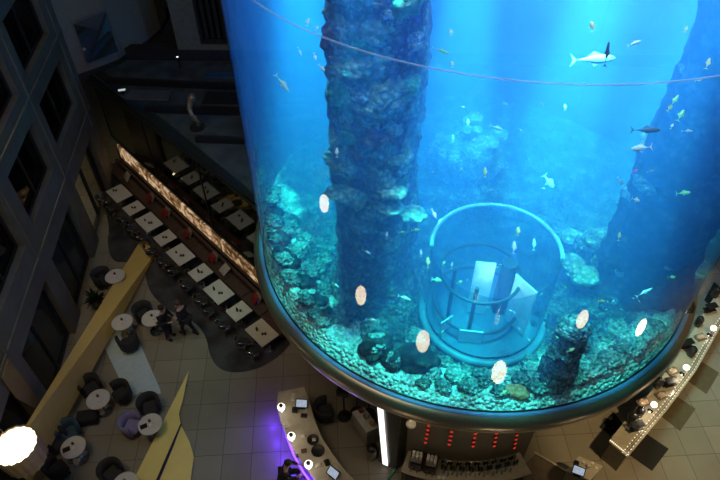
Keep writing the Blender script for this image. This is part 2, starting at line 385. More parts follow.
# blue-grey strip, made up, and amber pieces standing in for window reflections
pb = [W(x, y, 0).to_2d() for x, y in [(99, 336), (107, 318), (127, 314), (160, 389), (161, 394), (141, 392), (129, 399)]]
tag(MB().prism([(p.x, p.y) for p in pb], .001, .014).build('added_floor_strip', mat('pale_blue_strip', (.42, .52, .54), .8, vary=.06)), 'pale blue-grey angular band added on the floor beside the amber reflection', 'added_floor_strip')  # bluish band built as an added flat piece on the floor
AMB = glass_mat('amber_reflection', (.95, .88, .6), .02, .3, .55, (1, .74, .24), .15)
a0 = W(142, 238, .06); a1 = W(156, 252, .06)
e0 = on_plane(3, 462, FB+FN*.12, FN); e1 = on_plane(30, 482, FB+FN*.12, FN)
tag(MB().slab([a0, a1, e1, e0], .06).build('beam', AMB), 'long straight amber window reflection built as a slab from the carpet to the left wall', 'beam')  # slab standing in for a yellow band reflected in a window pane
lf = [(189, 371), (183, 400), (179, 414), (181, 425), (190, 443), (194, 457), (190, 484), (132, 484), (156, 436), (179, 391)]
sl = empty('leaf_reflection', W(160, 470, 0), label='tall yellow leaf-shaped window reflection built as a sheet with a dark seam at the bottom edge', cat='leaf_reflection')  # leaf-shaped window reflection built as a made-up sheet on feet
def sz(x, y): return .12+.9*max(0, min(1, (y-371)/110))*.6
P1 = [W(x, y, .12)-sl.location for x, y in lf]
MB().slab(P1[::-1], .03).build('sheet', glass_mat('yellow_reflection', (.95, .9, .6), .02, .3, .8, (1, .82, .30), .15), sl)
MB().tube([W(181, 424, .19)-sl.location, W(172, 446, .19)-sl.location, W(156, 484, .19)-sl.location], [.02, .04, .05], 6).build('seam', BLACK, sl)  # dark edge of the made-up leaf sheet
for x, y in ((186, 385), (150, 470), (185, 470)):
    q = W(x, y, 0)-sl.location; MB().lathe([(.05, 0), (.03, .02), (.012, .05), (.012, .13)], q, 10).build('foot', CHROME, sl)  # feet of the made-up leaf sheet
tp = [on_plane(x, y, FB+FN*.05, FN) for x, y in [(7, 359), (1.5, 378), (16, 399), (49, 416), (31, 390)]]
tag(MB().slab(tp, .04).build('wall_reflection', glass_mat('orange_reflection', (.9, .75, .5), .03, .2, .5, (.55, .36, .17), .3)), 'small pointed orange-amber window reflection on the left wall above the glowing round lamp', 'reflection_panel')  # pointed orange window reflection built as a thin plate

# ------------------------------------------------------------------ curved bay, roof, far facade
RZ = MZ+.05
curve = [W(x, y, RZ) for x, y in [(80, 80), (100, 73), (120, 65), (135, 55), (150, 45), (162, 34), (168, 22), (165, 10), (162, 0), (158, -25)]]
bay = MB(); th = .3
def wallpath(mb, P, z0, z1, th):
    n = len(P); c = sum((Vector(p) for p in P), Vector())/n
    vs = []
    for i, p in enumerate(P):
        t = (P[min(i+1, n-1)]-P[max(i-1, 0)]).normalized(); nn = Vector((t.y, -t.x, 0))
        if nn.dot(CAM-p) > 0: nn = -nn
        for (q, z) in ((p, z0), (p, z1), (p+nn*th, z1), (p+nn*th, z0)): vs.append((q.x, q.y, z))
    fs = [(4*i+k, 4*i+4+k, 4*i+4+(k+1) % 4, 4*i+(k+1) % 4) for i in range(n-1) for k in range(4)]+[(0, 1, 2, 3), (4*n-1, 4*n-2, 4*n-3, 4*n-4)]
    mb.add(vs, fs)
BAYM = mat('bay_plaster', (.20, .185, .14), .85, vary=.05)
wallpath(bay, curve, RZ+.25, 13, th)
struct(bay.build('wall_curved', BAYM))
gap_shade = MB(); wallpath(gap_shade, [p+Vector((0, 0, 0)) for p in curve], RZ+.05, RZ+.25, .5); struct(gap_shade.build('shadow_gap_strip', mat('dark_gap', (.02, .022, .022), .7)))  # near-black strip stands in for the shadow gap under the bay
# square window on the curved bay
wn = (curve[1]-curve[0]); wn = Vector((wn.y, -wn.x, 0)).normalized()
if wn.dot(CAM-curve[0]) < 0: wn = -wn
def bw(x, y, off=.03): return on_plane(x, y, curve[1]+wn*off, wn)
cor = [bw(87, 63), bw(118, 51), bw(105, 11), bw(73, 24)]
we = struct(empty('window_17', cor[0]))
def lc(P): return [p-we.location for p in P]
cen = sum(cor, Vector())/4
MB().slab(lc([cen+(p-cen)*1.12 for p in cor]), .03).build('window_frame', mat('pale_frame', (.17, .14, .11), .6), we)
c3 = [p+wn*.035 for p in cor]; MB().slab(lc(c3), .01).build('window_pane', glass_mat('bay_glass', (.3, .35, .35), .12, .05, .75, (.045, .065, .065), .6), we)
MB().tube(lc([cor[0]*.98+cor[2]*.02+wn*.06, cor[2]*.98+cor[0]*.02+wn*.06]), .03, 6).build('glazing_bar', FR, we)
cs = [bw(73, 24, .07), bw(98, 30, .07), bw(105, 11, .07)]
MB().slab(lc(cs), .01).build('blind', mat('pale_blind', (.07, .075, .065), .8), we)

# roof over the low wing and the far facade standing on it
f0 = W(100, 60, RZ); f1 = W(262, 62, RZ); fd = (f1-f0).normalized()
roof = [MP(-5, 0, -.3), MP(9.5, 0, -.3), f1+fd*9, f0-fd*4]
ROOFM = mat('roof_glass', (.05, .07, .075), .12, vary=.3, scale=1.5, spec=.6)
struct(MB().prism([(p.x, p.y) for p in roof], RZ-.15, RZ).build('ceiling', ROOFM))
fn = Vector((fd.y, -fd.x, 0))
def RP(x, y): return W(x, y, RZ+.06)
for nm, (xa, ya), (xb, yb), wd, lab in [('steel_beam', (108, 82), (246, 88), .20, 'long black steel beam on the dark roof just below the curved bay'),
                                   ('steel_beam', (146, 110), (250, 113), .22, 'middle black steel beam on the dark roof, left of the tank'),
                                   ('steel_beam', (196, 140), (252, 142), .18, 'short lowest black steel beam on the dark roof near the mirrored tables')]:
    a, b_ = RP(xa, ya), RP(xb, yb); d_ = (b_-a); e = MB().box((0, 0, .02), (d_.length, wd, .2)); o = e.build(nm, mat('black_steel', (.008, .009, .01), .6), None)
    o.location = (a+b_)/2+Vector((0, 0, .03)); o.rotation_euler.z = atan2(d_.y, d_.x); tag(o, lab, 'beam', 'steel beams over the roof')
a, b_ = RP(88, 82), RP(262, 207); d_ = b_-a
o = MB().box((0, 0, .05), (d_.length, .16, .10)).build('roof_rail', mat('black_steel', 0)); o.location = (a+b_)/2+Vector((0, 0, .0)); o.rotation_euler.z = atan2(d_.y, d_.x)
tag(o, 'black edge rail running diagonally along the front of the dark roof', 'rail')
ff = MB(); fa = f0-fd*4
def FF(x, y, off=0): return on_plane(x, y, f0+(-fn if fn.dot(CAM-f0) < 0 else fn)*off, fn)
FNf = fn if fn.dot(CAM-f0) > 0 else -fn
b0 = f0-fd*3; L2 = 26
_fm = Matrix((fd, FNf, Vector((0, 0, 1)))).transposed()
def ffbox(mb, s0, s1, z0, z1, o0, o1): p = f0+fd*((s0+s1)/2)+FNf*((o0+o1)/2); mb.box((p.x, p.y, (z0+z1)/2), (s1-s0, o1-o0, z1-z0), M=_fm)
wtl = FF(192, 2); wbr = FF(229, 45); s0 = (wtl-f0).dot(fd); s1 = (wbr-f0).dot(fd); zb = wbr.z; ztp = zb+2.1
sL = (FF(177, 45)-f0).dot(fd)
ffbox(ff, sL, s0, RZ+.5, 13, -.4, 0); ffbox(ff, s1, s1+1.2, RZ+.5, 13, -.4, 0); ffbox(ff, s1+1.2, L2, RZ+.5, 13, -.4, 0)
ffbox(ff, s0, s1, RZ+.5, zb, -.4, 0); ffbox(ff, s0, s1, ztp, 13, -.4, 0)
struct(ff.build('wall_far', mat('far_plaster', (.16, .15, .115), .85)))
g = MB(); ffbox(g, -4, L2, RZ, RZ+.5, -.4, -.02); struct(g.build('dark_gap_strip', mat('dark_gap', 0)))
we = struct(empty('window_18', FF(210, 45)))
g = MB(); ffbox(g, s0, s1, zb, ztp, -.38, -.34); g.v = [tuple(Vector(v)-we.location) for v in g.v]; g.build('window_pane', GW, we)
g = MB(); w = .08
for a in ((s0, s0+w, zb, ztp), (s1-w, s1, zb, ztp), (s0+w, s1-w, zb, zb+w)): ffbox(g, *a, -.3, -.05)
g.v = [tuple(Vector(v)-we.location) for v in g.v]; g.build('window_frame', FR, we)
g = MB()
for j in range(6): ffbox(g, s0+.15+j*.24, s0+.27+j*.24, zb+.1, ztp, -.33, -.30-.02*(j % 2))
g.v = [tuple(Vector(v)-we.location) for v in g.v]; g.build('curtain', CURT, we)
# hatch boxes on the wing; the blue one stands in for a reflection
for (x, y, w_, d_, lab, mm) in [(222, 76, 1.3, .5, 'blue reflection beside the tank on the dark roof, built as a box', mat('blue_roof_reflection', (.03, .07, .12), .2)),
                               (224, 100, 1.5, .9, 'dark square roof hatch left of the tank between two steel beams', mat('hatch_dark', (.012, .014, .014), .5)),
                               (150, 96, 1.6, .7, 'dull grey roof hatch under the curved bay', mat('grey_dull', (.07, .08, .08), .5))]:
    e = empty('roof_hatch', W(x, y, RZ+.001), atan2(fd.y, fd.x), label=lab, cat='roof hatch', group='hatches on the low roof')
    MB().box((0, 0, .04), (w_, d_, .08), bev=.02).build('lid', mm, e); MB().box((0, d_/2-.03, .09), (w_*.9, .03, .03)).build('handle', FR, e)
# a spot on a stalk, and a hanging ornament
e = empty('spotlight', W(180, 68, RZ), label='small bright spotlight fixed on the roof edge above the hanging ornament', cat='spotlight')
MB().tube([(0, 0, 0), (0, 0, .35)], .03, 8).build('stalk', BLACK, e); MB().lathe([(.02, 0), (.07, .02), (.08, .12), (.05, .14)], (0, 0, .33), 12).build('lamp_head', BLACK, e)
MB().lathe([(.04, 0), (.04, .02), (.01, .03)], (0, 0, .475), 10).build('bulb', emit_mat('spot_bulb', (1, .95, .8), 1.6), e)
e = empty('spotlight', W(123, 94, RZ), label='small bright spotlight on the roof beneath the curved bay, left of the steel beam', cat='spotlight')
MB().lathe([(.05, 0), (.08, .02), (.09, .14), (.06, .16)], (0, 0, 0), 12).build('lamp_head', BLACK, e); MB().box((0, 0, .175), (.26, .09, .03), .5).build('bulb', emit_mat('spot_bulb2', (.8, .9, .9), .6), e)
e = empty('sculpture', W(197, 128, RZ), label='slender bronze and cream twisted sculpture standing on the roof left of the tank', cat='sculpture')
pp = [(.10*sin(i*.9), .10*cos(i*.9), i*.16) for i in range(9)]
MB().tube(pp, [.10, .09, .07, .10, .07, .09, .10, .14, .10], 10).build('twisted_body', mat('bronze_cream', (.25, .18, .09), .35, .5, col2=(.55, .5, .38), scale=5), e, True)
MB().lathe([(.25, 0), (.25, .06), (.12, .1)], n=16).build('base', BLACK, e)
# corner column at the facade's end, warm lit
cpos = FP(5.0, 0, .25)
# ------------------------------------------------------------------ tank
ZB, R, ZT = 6.0, 5.5, 21.9
tk = empty('aquarium_tank', (0, 0, ZB), label='giant blue cylindrical aquarium on a polished steel ring', cat='aquarium')
def sh(mb): mb.v = [(x, y, z-ZB) for x, y, z in mb.v]; return mb
ACR = glass_mat('acrylic', (.97, .99, 1), .035, .015, 0, (.1, .1, .1), .55)
sh(MB().lathe([(R, ZB+.0), (R, 9.85), (R, 13.66), (R, 13.70), (R, ZT)], n=160, caps=False)).build('acrylic_wall', ACR, tk, True)
sh(MB().tube([((R-.04)*cos(a), (R-.04)*sin(a), 13.68) for a in [2*pi*i/160 for i in range(160)]], .014, 6, True)).build('acrylic_seam', glass_mat('seam', (.96, .98, 1), .01, .3, .30, (.9, .95, 1), .02), tk, True)
for ang in (-128, -99, -79, -54):
    a = radians(ang); sh(MB().box(((R-.012)*cos(a), (R-.012)*sin(a), (ZB+ZT)/2), (.012, .008, ZT-ZB-.2), a)).build('vertical_joint', glass_mat('joint', (.985, .99, 1), .01, .1, .01, (.4, .6, .7), .02), tk)
WD = dict(dens=.075)
m_, nt, o_ = nodes('water'); N = nt.nodes; Lk = nt.links
t = N.new('ShaderNodeBsdfTransparent'); Lk.new(t.outputs[0], o_.inputs[0])
vs_ = N.new('ShaderNodeVolumeScatter'); vs_.inputs['Color'].default_value = (.17, .36, .96, 1); vs_.inputs['Density'].default_value = .165; vs_.inputs['Anisotropy'].default_value = 0.1
va = N.new('ShaderNodeVolumeAbsorption'); va.inputs['Color'].default_value = (.56, .93, 1, 1); va.inputs['Density'].default_value = .5
ad = N.new('ShaderNodeAddShader'); Lk.new(vs_.outputs[0], ad.inputs[0]); Lk.new(va.outputs[0], ad.inputs[1]); Lk.new(ad.outputs[0], o_.inputs[1])
sh(MB().lathe([(R-.01, ZB+.028), (R-.01, ZT-.05)], n=160)).build('water', m_, tk)
# steel ring
ring = [(R+.02, 6.02), (R+.10, 6.0), (R+.13, 5.96)]
sh(MB().lathe([(R+.012, 5.9), (R+.012, 6.01), (R+.03, 6.015), (R+.11, 6.00), (R+.11, 5.9)], n=160, caps=False)).build('rim_ledge', mat('ledge_tank_glow', (.12, .24, .55), .5, .1, vary=.05), tk, True)  # blue base colour stands in for tank light reflected in the ledge
sh(MB().lathe([(R-.015, 5.95), (R-.015, 6.03), (R+.012, 6.03), (R+.012, 5.95)], n=160, caps=False)).build('seal', BLACK, tk, True)
sh(MB().lathe([(R+.10, 5.99), (R+.17, 5.965), (R+.235, 5.90), (R+.27, 5.79), (R+.275, 5.70), (R+.25, 5.62)], n=160, caps=False)).build('steel_ring', STEEL, tk, True)
sh(MB().lathe([(R+.25, 5.62), (R+.245, 5.57), (R+.20, 5.54), (R+.1, 5.54)], n=160, caps=False)).build('lower_lip', mat('champagne_metal', (.62, .52, .36), .4, .8, vary=.05), tk, True)
sh(MB().lathe([(R+.12, 5.55), (R+.12, 5.75), (.1, 5.75)], n=96, caps=False)).build('underside', mat('under_panel', (.05, .05, .05), .7), tk)
sh(MB().lathe([(.1, 5.86), (R-.02, 5.86), (R-.02, 6.02), (.1, 6.02)], n=96)).build('tank_floor', mat('tank_floor', (.2, .35, .35), .9), tk)
# core below the tank
def arcwall(mb, r, th, a0, a1, z0, z1, n=24):
    mb.lathe([(r, z0), (r, z1), (r-th, z1), (r-th, z0), (r, z0)], n=n, caps=False, a0=a0, a1=a1)
    return mb
pA = W(420, 455, 0); 
CORE = mat('core_panel', (.19, .165, .13), .45, vary=.08, scale=2)
struct(arcwall(MB(), 4.25, .25, radians(-104), radians(-52), 0, 5.74).build('wall_core', CORE, None, True))

# ------------------------------------------------------------------ lights for the tank
def area(name, loc, size, power, col, rot=(0, 0, 0), shape='DISK', spread=None):
    l = bpy.data.lights.new(name, 'AREA'); l.shape = shape; l.size = size; l.energy = power; l.color = col
    if spread: l.spread = spread
    o = bpy.data.objects.new(name, l); COL.objects.link(o); o.location = loc; o.rotation_euler = rot; return o
def point(name, loc, power, col, r=.1):
    l = bpy.data.lights.new(name, 'POINT'); l.energy = power; l.color = col; l.shadow_soft_size = r
    o = bpy.data.objects.new(name, l); COL.objects.link(o); o.location = loc; return o
def spot(name, loc, to, power, col, ang=60, r=.2, blend=.5):
    l = bpy.data.lights.new(name, 'SPOT'); l.energy = power; l.color = col; l.spot_size = radians(ang); l.spot_blend = blend; l.shadow_soft_size = r
    o = bpy.data.objects.new(name, l); COL.objects.link(o); o.location = loc
    o.rotation_euler = (Vector(to)-Vector(loc)).to_track_quat('-Z', 'Y').to_euler(); return o
S.cycles.volume_bounces = 2
area('tank_fill', (.3, -.3, 17.2), 9.5, 980, (.85, .66, 1), spread=radians(50))  # added area light inside the water, in place of the top lights
area('tank_fill', (2.4, 1.3, 17.2), 4.6, 1450, (1, .70, 1), spread=radians(50))  # second added light, brightens the right side of the water
for a_, pw in ((-178, 9000), (-160, 11000), (-140, 12000), (-118, 13000), (-97, 13000), (-75, 12000), (-50, 9000), (-30, 6000)):
    a_ = radians(a_); spot('tank_bed_fill', (4.15*cos(a_), 4.15*sin(a_), 17.2), (4.25*cos(a_), 4.25*sin(a_), 6), pw*2.3, (.12, .70, 1), 16.5, .12, .6)  # added narrow spots that brighten the front gravel
#--BED--
# ------------------------------------------------------------------ reef bed
def reef_mat(name, c1, c2, c3, scale=2.2, bump=.6, fine=9):
    m, nt, o = nodes(name); N = nt.nodes; L = nt.links
    b = N.new('ShaderNodeBsdfPrincipled'); L.new(b.outputs[0], o.inputs[0]); b.inputs['Roughness'].default_value = .95; b.inputs['Specular IOR Level'].default_value = .1
    tc = N.new('ShaderNodeTexCoord'); n1 = N.new('ShaderNodeTexNoise'); n1.inputs['Scale'].default_value = scale; n1.inputs['Detail'].default_value = 8; n1.inputs['Roughness'].default_value = .65
    L.new(tc.outputs['Object'], n1.inputs['Vector']); cr = N.new('ShaderNodeValToRGB'); L.new(n1.outputs['Fac'], cr.inputs[0])
    e = cr.color_ramp.elements; e[0].position = .36; e[0].color = (*c1, 1); e[1].position = .66; e[1].color = (*c3, 1); q = e.new(.5); q.color = (*c2, 1)
    v = N.new('ShaderNodeTexVoronoi'); v.inputs['Scale'].default_value = fine; L.new(tc.outputs['Object'], v.inputs['Vector'])
    mx = N.new('ShaderNodeMix'); mx.data_type = 'RGBA'; mx.blend_type = 'MULTIPLY'; mx.inputs[0].default_value = .75
    c2r = N.new('ShaderNodeValToRGB'); c2r.color_ramp.elements[0].color = (1, 1, 1, 1); c2r.color_ramp.elements[1].color = (.25, .25, .28, 1); c2r.color_ramp.elements[1].position = .7
    L.new(v.outputs['Distance'], c2r.inputs[0]); L.new(cr.outputs[0], mx.inputs[6]); L.new(c2r.outputs[0], mx.inputs[7]); L.new(mx.outputs[2], b.inputs['Base Color'])
    bp = N.new('ShaderNodeBump'); bp.inputs['Strength'].default_value = bump; bp.inputs['Distance'].default_value = .12; bp.invert = True
    L.new(v.outputs['Distance'], bp.inputs['Height']); L.new(bp.outputs[0], b.inputs['Normal']); MATS[name] = m; return m
SAND = reef_mat('pale_reef_gravel', (.10, .18, .2), (.5, .6, .64), (.92, .95, .96), 6, .8, 14)
ROCKM = reef_mat('encrusted_rock', (.08, .13, .15), (.30, .42, .45), (.80, .92, .95), 4, 1, 13)
ROCKD = reef_mat('dark_rock', (.015, .02, .025), (.04, .055, .06), (.14, .18, .17), 2.0, .6, 6)
ROCKP = reef_mat('purple_reef_rock', (.22, .09, .20), (.20, .28, .24), (.62, .74, .62), 2.0, .9, 10)
def tk_obj(name, mb, m, c, **k):
    mb.v = [tuple(Vector(v)-Vector(c)) for v in mb.v]; o = mb.build(name, m, None, True); o.location = c; return tag(o, **k)
def bedz(x, y):
    r = hypot(x, y); a = atan2(y, x)
    left = max(0, cos(a-radians(188)))**3
    z = 6.12+.10*noise.noise(Vector((x*.9, y*.9, 3)))+.07*noise.noise(Vector((x*2.6, y*2.6, 7)))
    z += left*.85*max(0, (r-3.2)/2.2)**1.2
    right = max(0, cos(a-radians(-25)))**4
    z += right*.35*max(0, (r-2.5)/3)
    back = max(0, sin(a)); z += back*.5
    return max(6.05, z)
mb = MB(); NR, NA = 110, 460
for i in range(NR+1):
    r = 5.48*i/NR
    for j in range(NA):
        a = 2*pi*j/NA; x, y = r*cos(a), r*sin(a); z = bedz(x, y)
        dd = noise.voronoi(Vector((x*2.6, y*2.6, 1)))[0]; d2 = noise.voronoi(Vector((x*6.5, y*6.5, 4)))[0]
        g = max(0, .5-dd[0])*.55+max(0, .5-d2[0])*.22+.08*noise.noise(Vector((x*11, y*11, 2)))
        zz_ = max(6.03, z+g*(.35+.65*min(1, max(0, (5.3-r)/.8)))); mb.v.append((x, y, 6.034+(zz_-6.03)*min(1, (5.482-r)/.22)))
for i in range(NR):
    for j in range(NA):
        k = (j+1) % NA; mb.f.append((i*NA+j, (i+1)*NA+j, (i+1)*NA+k, i*NA+k))
BEDM = reef_mat('reef_bed', (.03, .05, .07), (.09, .15, .18), (.34, .45, .50), 2.8, 1, 12)
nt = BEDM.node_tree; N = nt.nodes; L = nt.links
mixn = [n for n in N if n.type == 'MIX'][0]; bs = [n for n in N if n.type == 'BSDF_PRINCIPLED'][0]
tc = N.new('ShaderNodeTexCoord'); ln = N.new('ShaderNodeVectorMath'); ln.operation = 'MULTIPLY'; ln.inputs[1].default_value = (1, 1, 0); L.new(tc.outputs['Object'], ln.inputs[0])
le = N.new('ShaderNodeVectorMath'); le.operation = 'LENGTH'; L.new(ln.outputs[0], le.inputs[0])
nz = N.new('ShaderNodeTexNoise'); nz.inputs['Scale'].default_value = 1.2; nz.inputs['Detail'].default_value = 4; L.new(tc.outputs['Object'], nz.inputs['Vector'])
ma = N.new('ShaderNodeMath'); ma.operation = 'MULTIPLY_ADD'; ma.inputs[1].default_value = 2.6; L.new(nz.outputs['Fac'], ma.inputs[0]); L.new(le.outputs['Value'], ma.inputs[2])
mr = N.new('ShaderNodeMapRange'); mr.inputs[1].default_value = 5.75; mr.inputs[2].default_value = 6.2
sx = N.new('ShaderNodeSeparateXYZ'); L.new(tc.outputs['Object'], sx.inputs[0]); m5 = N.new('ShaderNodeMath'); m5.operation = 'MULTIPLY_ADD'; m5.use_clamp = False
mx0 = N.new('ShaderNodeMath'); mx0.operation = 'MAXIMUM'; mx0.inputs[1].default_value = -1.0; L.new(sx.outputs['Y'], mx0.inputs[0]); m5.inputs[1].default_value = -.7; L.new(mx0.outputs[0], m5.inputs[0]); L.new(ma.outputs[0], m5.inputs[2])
m6 = N.new('ShaderNodeMath'); m6.operation = 'SUBTRACT'; m6.inputs[1].default_value = .7; L.new(m5.outputs[0], m6.inputs[0]); L.new(m6.outputs[0], mr.inputs[0])  # pale sand kept to the front, back darkened in place of haze
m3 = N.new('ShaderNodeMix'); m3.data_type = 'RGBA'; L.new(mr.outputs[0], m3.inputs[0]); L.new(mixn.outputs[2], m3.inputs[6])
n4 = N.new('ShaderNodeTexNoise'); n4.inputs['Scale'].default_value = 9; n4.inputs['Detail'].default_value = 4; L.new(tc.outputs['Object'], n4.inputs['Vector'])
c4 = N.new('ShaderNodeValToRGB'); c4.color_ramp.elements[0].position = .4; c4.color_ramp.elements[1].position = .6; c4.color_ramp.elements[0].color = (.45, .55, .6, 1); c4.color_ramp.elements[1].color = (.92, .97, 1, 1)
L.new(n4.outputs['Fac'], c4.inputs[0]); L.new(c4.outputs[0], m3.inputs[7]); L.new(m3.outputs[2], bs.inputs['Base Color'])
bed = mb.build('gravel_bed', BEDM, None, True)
tag(bed, 'pale cyan gravel and coral rubble covering the aquarium floor', 'gravel', kind='stuff')

def rim_d(x, y): return hypot(x, y)
# named boulders: (px, py, height above bed at centre, radius, flatten z, label)
def boulder(x, y, rad, fz, mm, seed, lab, grp='boulders on the aquarium floor', cap=False, zc=None, nm='boulder', fx=1):
    q = W(x, y, 6.2); z = bedz(q.x, q.y)
    zz = z+rad*fz*.45; q = W(x, y, zz if zc is None else zc)
    if hypot(q.x, q.y)+rad > 5.3: k = (5.3-rad)/hypot(q.x, q.y); q.x *= k; q.y *= k
    e = tk_obj(nm, MB().rock(q, rad, seed, 3, .42, 1.7, (fx, 1, fz)), mm, q, label=lab, cat='rock', group=grp)
    if cap:
        c = MB().rock((0, 0, rad*fz*.62), rad*.72, seed+5, 2, .5, 2.5, (1, 1, .45)); c.build('coral_cap', SAND, e, True)
    return e
boulder(376, 348, .36, 1.0, ROCKD, 3, 'large round dark boulder with a pale coral cap at the left front of the tank', cap=True)
boulder(393, 361, .22, 1.0, ROCKD, 4, 'small round dark boulder just right of the large capped boulder', cap=True)
boulder(417, 358, .36, .7, ROCKD, 9, 'flat blue-black boulder below the bright lamp reflection, third from the left', fx=1.2)
boulder(372, 330, .28, .8, ROCKM, 12, 'pale crusted boulder standing behind the large capped boulder')
boulder(415, 338, .26, .8, ROCKM, 14, 'pale crusted boulder at the foot of the left edge of the glass arch')
tk_red = mat('red_coral', (.55, .12, .06), .9, scale=12, bump=.4, col2=(.8, .35, .2))
boulder(518, 398, .16, .7, tk_red, 31, 'reddish coral clump on the gravel at the bottom centre of the tank', nm='coral', fx=1.6)
# scattered ones, labelled by their order along the glass
front = [(432, 372, .2), (447, 362, .17), (455, 376, .22), (470, 386, .24), (443, 388, .2), (486, 378, .26), (508, 375, .2), (500, 391, .17), (520, 380, .22), (535, 372, .26), (538, 390, .22), (552, 380, .3), (556, 398, .2), (575, 398, .24), (588, 385, .28), (597, 370, .3), (604, 392, .22), (612, 360, .3), (622, 375, .26), (634, 355, .3), (645, 362, .22), (632, 340, .32), (650, 338, .3), (664, 333, .24), (480, 372, .16), (467, 371, .18), (424, 384, .16), (582, 366, .3), (572, 378, .22), (528, 360, .2)]
front.sort()
for i, (x, y, r_) in enumerate(front):
    boulder(x, y, r_*.82, .7, (ROCKM, SAND, ROCKM)[i % 3], 40+i, 'crusted reef rock on the front gravel, %s counted from the left' % ORD[i], 'reef rocks along the front', fx=1.25)
lft = [(262, 200, .26), (268, 222, .3), (280, 238, .34), (275, 262, .28), (290, 262, .34), (284, 284, .26), (303, 282, .34), (298, 305, .24), (318, 300, .3), (268, 240, .22), (308, 318, .2), (322, 322, .22), (300, 248, .3), (318, 268, .3), (336, 318, .24), (345, 335, .2), (288, 218, .28), (262, 175, .24)]
lft = [(a_+rr_*ca, b_+rr_*sa, c_*.75) for a_, b_, c_ in lft for rr_, ca, sa in ((0, 0, 0), (11, .5, -.85))][:30]
lft.sort(key=lambda t: t[1])
for i, (x, y, r_) in enumerate(lft):
    boulder(x, y, r_*.8, .8, (ROCKM, SAND, ROCKD, ROCKM)[i % 4], 90+i, 'teal crusted rock on the left slope of the tank, %s counted from the top' % ORD[i], 'reef rocks on the left slope', fx=1.3)

# tall columns of reef rock
def column(name, bx, by, zb, zt, rad, seed, m_main, lab, blobs):
    q = W(bx, by, zb); k = hypot(q.x, q.y)
    lim = 5.25-rad
    if k > lim: q.x *= lim/k; q.y *= lim/k
    mb = MB(); n = 44; L_ = int((zt-zb)/.14)
    for i in range(L_+1):
        z = zb+(zt-zb)*i/L_; t = (z-zb)
        fl = 1+.35*max(0, 1-t/1.2)
        for j in range(n):
            a = 2*pi*j/n; p = Vector((cos(a)*1.5, sin(a)*1.5, z*1.1+seed)); p2 = Vector((cos(a)*4, sin(a)*4, z*2.6+seed))
            rr = rad*fl*(1+.13*noise.noise(p)+.12*noise.noise(p2)+.07*noise.noise(p2*2.5))
            mb.v.append((q.x+rr*cos(a), q.y+rr*sin(a), z))
    for i in range(L_):
        for j in range(n): k2 = (j+1) % n; mb.f.append((i*n+j, i*n+k2, (i+1)*n+k2, (i+1)*n+j))
    mb.f.append(tuple(range(n-1, -1, -1))); mb.f.append(tuple(L_*n+j for j in range(n)))
    loc = Vector((q.x, q.y, zb)); o = tk_obj(name, mb, m_main, loc, label=lab, cat='rock column')
    for i, (z, ang, r_, fz, mm, nm) in enumerate(blobs):
        a = radians(ang); MB().rock((rad*.80*cos(a), rad*.80*sin(a), z-zb), r_*.9, seed+i, 3, .4, 2.2, (1.0, 1.0, fz)).build(nm, mm, o, True)
    return o, q
PALE = reef_mat('pale_coral', (.20, .28, .22), (.45, .58, .46), (.80, .85, .70), 3, .7, 9)
PINK = reef_mat('pink_coral', (.20, .07, .10), (.42, .17, .18), (.62, .40, .34), 3, .7, 9)
GREEN = reef_mat('green_coral', (.05, .30, .16), (.12, .50, .26), (.40, .75, .45), 3, .7, 9)
rnd = random.Random(5)
bl = []
for z in [7.1, 7.8, 8.4, 9.0, 9.3, 9.8, 10.3, 10.7, 11.1, 11.5, 11.9, 12.2, 12.5, 12.9, 13.2, 13.6, 13.9, 14.2]:
    for _ in range(1 if z < 9.5 else 5):
        bl.append((z+rnd.uniform(-.15, .15), rnd.uniform(-140, -40), rnd.uniform(.22, .44) if z > 9.5 else rnd.uniform(.12, .24), rnd.uniform(.5, 1.0), rnd.choice([PALE, PINK, PALE, GREEN, PALE, SAND] if z > 9.5 else [PALE, ROCKM]), rnd.choice(['coral_head', 'rock_lump'])))
column('reef_column', 374, 292, 6.02, 15.5, .84, 2, ROCKP, 'tall reef-covered rock column rising at the left of the tank', bl)
bl = []
for z in [7.0, 7.7, 8.3, 8.8, 9.4, 10.0, 10.6, 11.2, 11.8]:
    for _ in range(2): bl.append((z, rnd.uniform(-200, -60), rnd.uniform(.15, .34), rnd.uniform(.35, .7), rnd.choice([PALE, ROCKM, ROCKD]), 'coral_shelf'))
column('reef_column', 655, 292, 6.02, 15.5, .98, 9, ROCKD, 'dark blue reef column on the far right of the tank', bl)
column('reef_tower', 553, 384, 6.02, 8.0, .30, 17, ROCKM, 'short stacked coral tower standing at the right front of the tank floor',
       [(6.4+.2*i, -150+60*(i % 4), .17, .45, ROCKM, 'coral_plate') for i in range(8)])
# pale far coral mounds seen through the water
for i, (x, y, z, r_, lab) in enumerate([(470, 140, 7.6, .95, 'pale hazy mound of plate coral far behind the glass arch'),
                                   (600, 240, 6.9, .55, 'pale rounded coral mound left of the dark right-hand column')]):
    q = W(x, y, z); e = empty('coral_mound', q, label=lab, cat='coral')
    MB().rock((0, 0, -r_*.5), r_*.9, 60+i, 3, .4, 1.5, (1.1, 1, .8)).build('mound_base', ROCKM, e, True)
    MB().lathe([(r_*.8, z*0+6.1-z), (r_*.8, -r_*.5)], n=20).build('mound_foot', ROCKM, e)
    for j in range(16 if i == 0 else 10):
        a = rnd.uniform(0, 2*pi); rr = r_*rnd.uniform(.1, .95); MB().rock((rr*cos(a), rr*sin(a), rnd.uniform(-.3, .35)*r_), r_*rnd.uniform(.16, .28), j*3+i, 2, .25, 2, (1, 1, .4)).build('coral_plate', PALE, e, True)
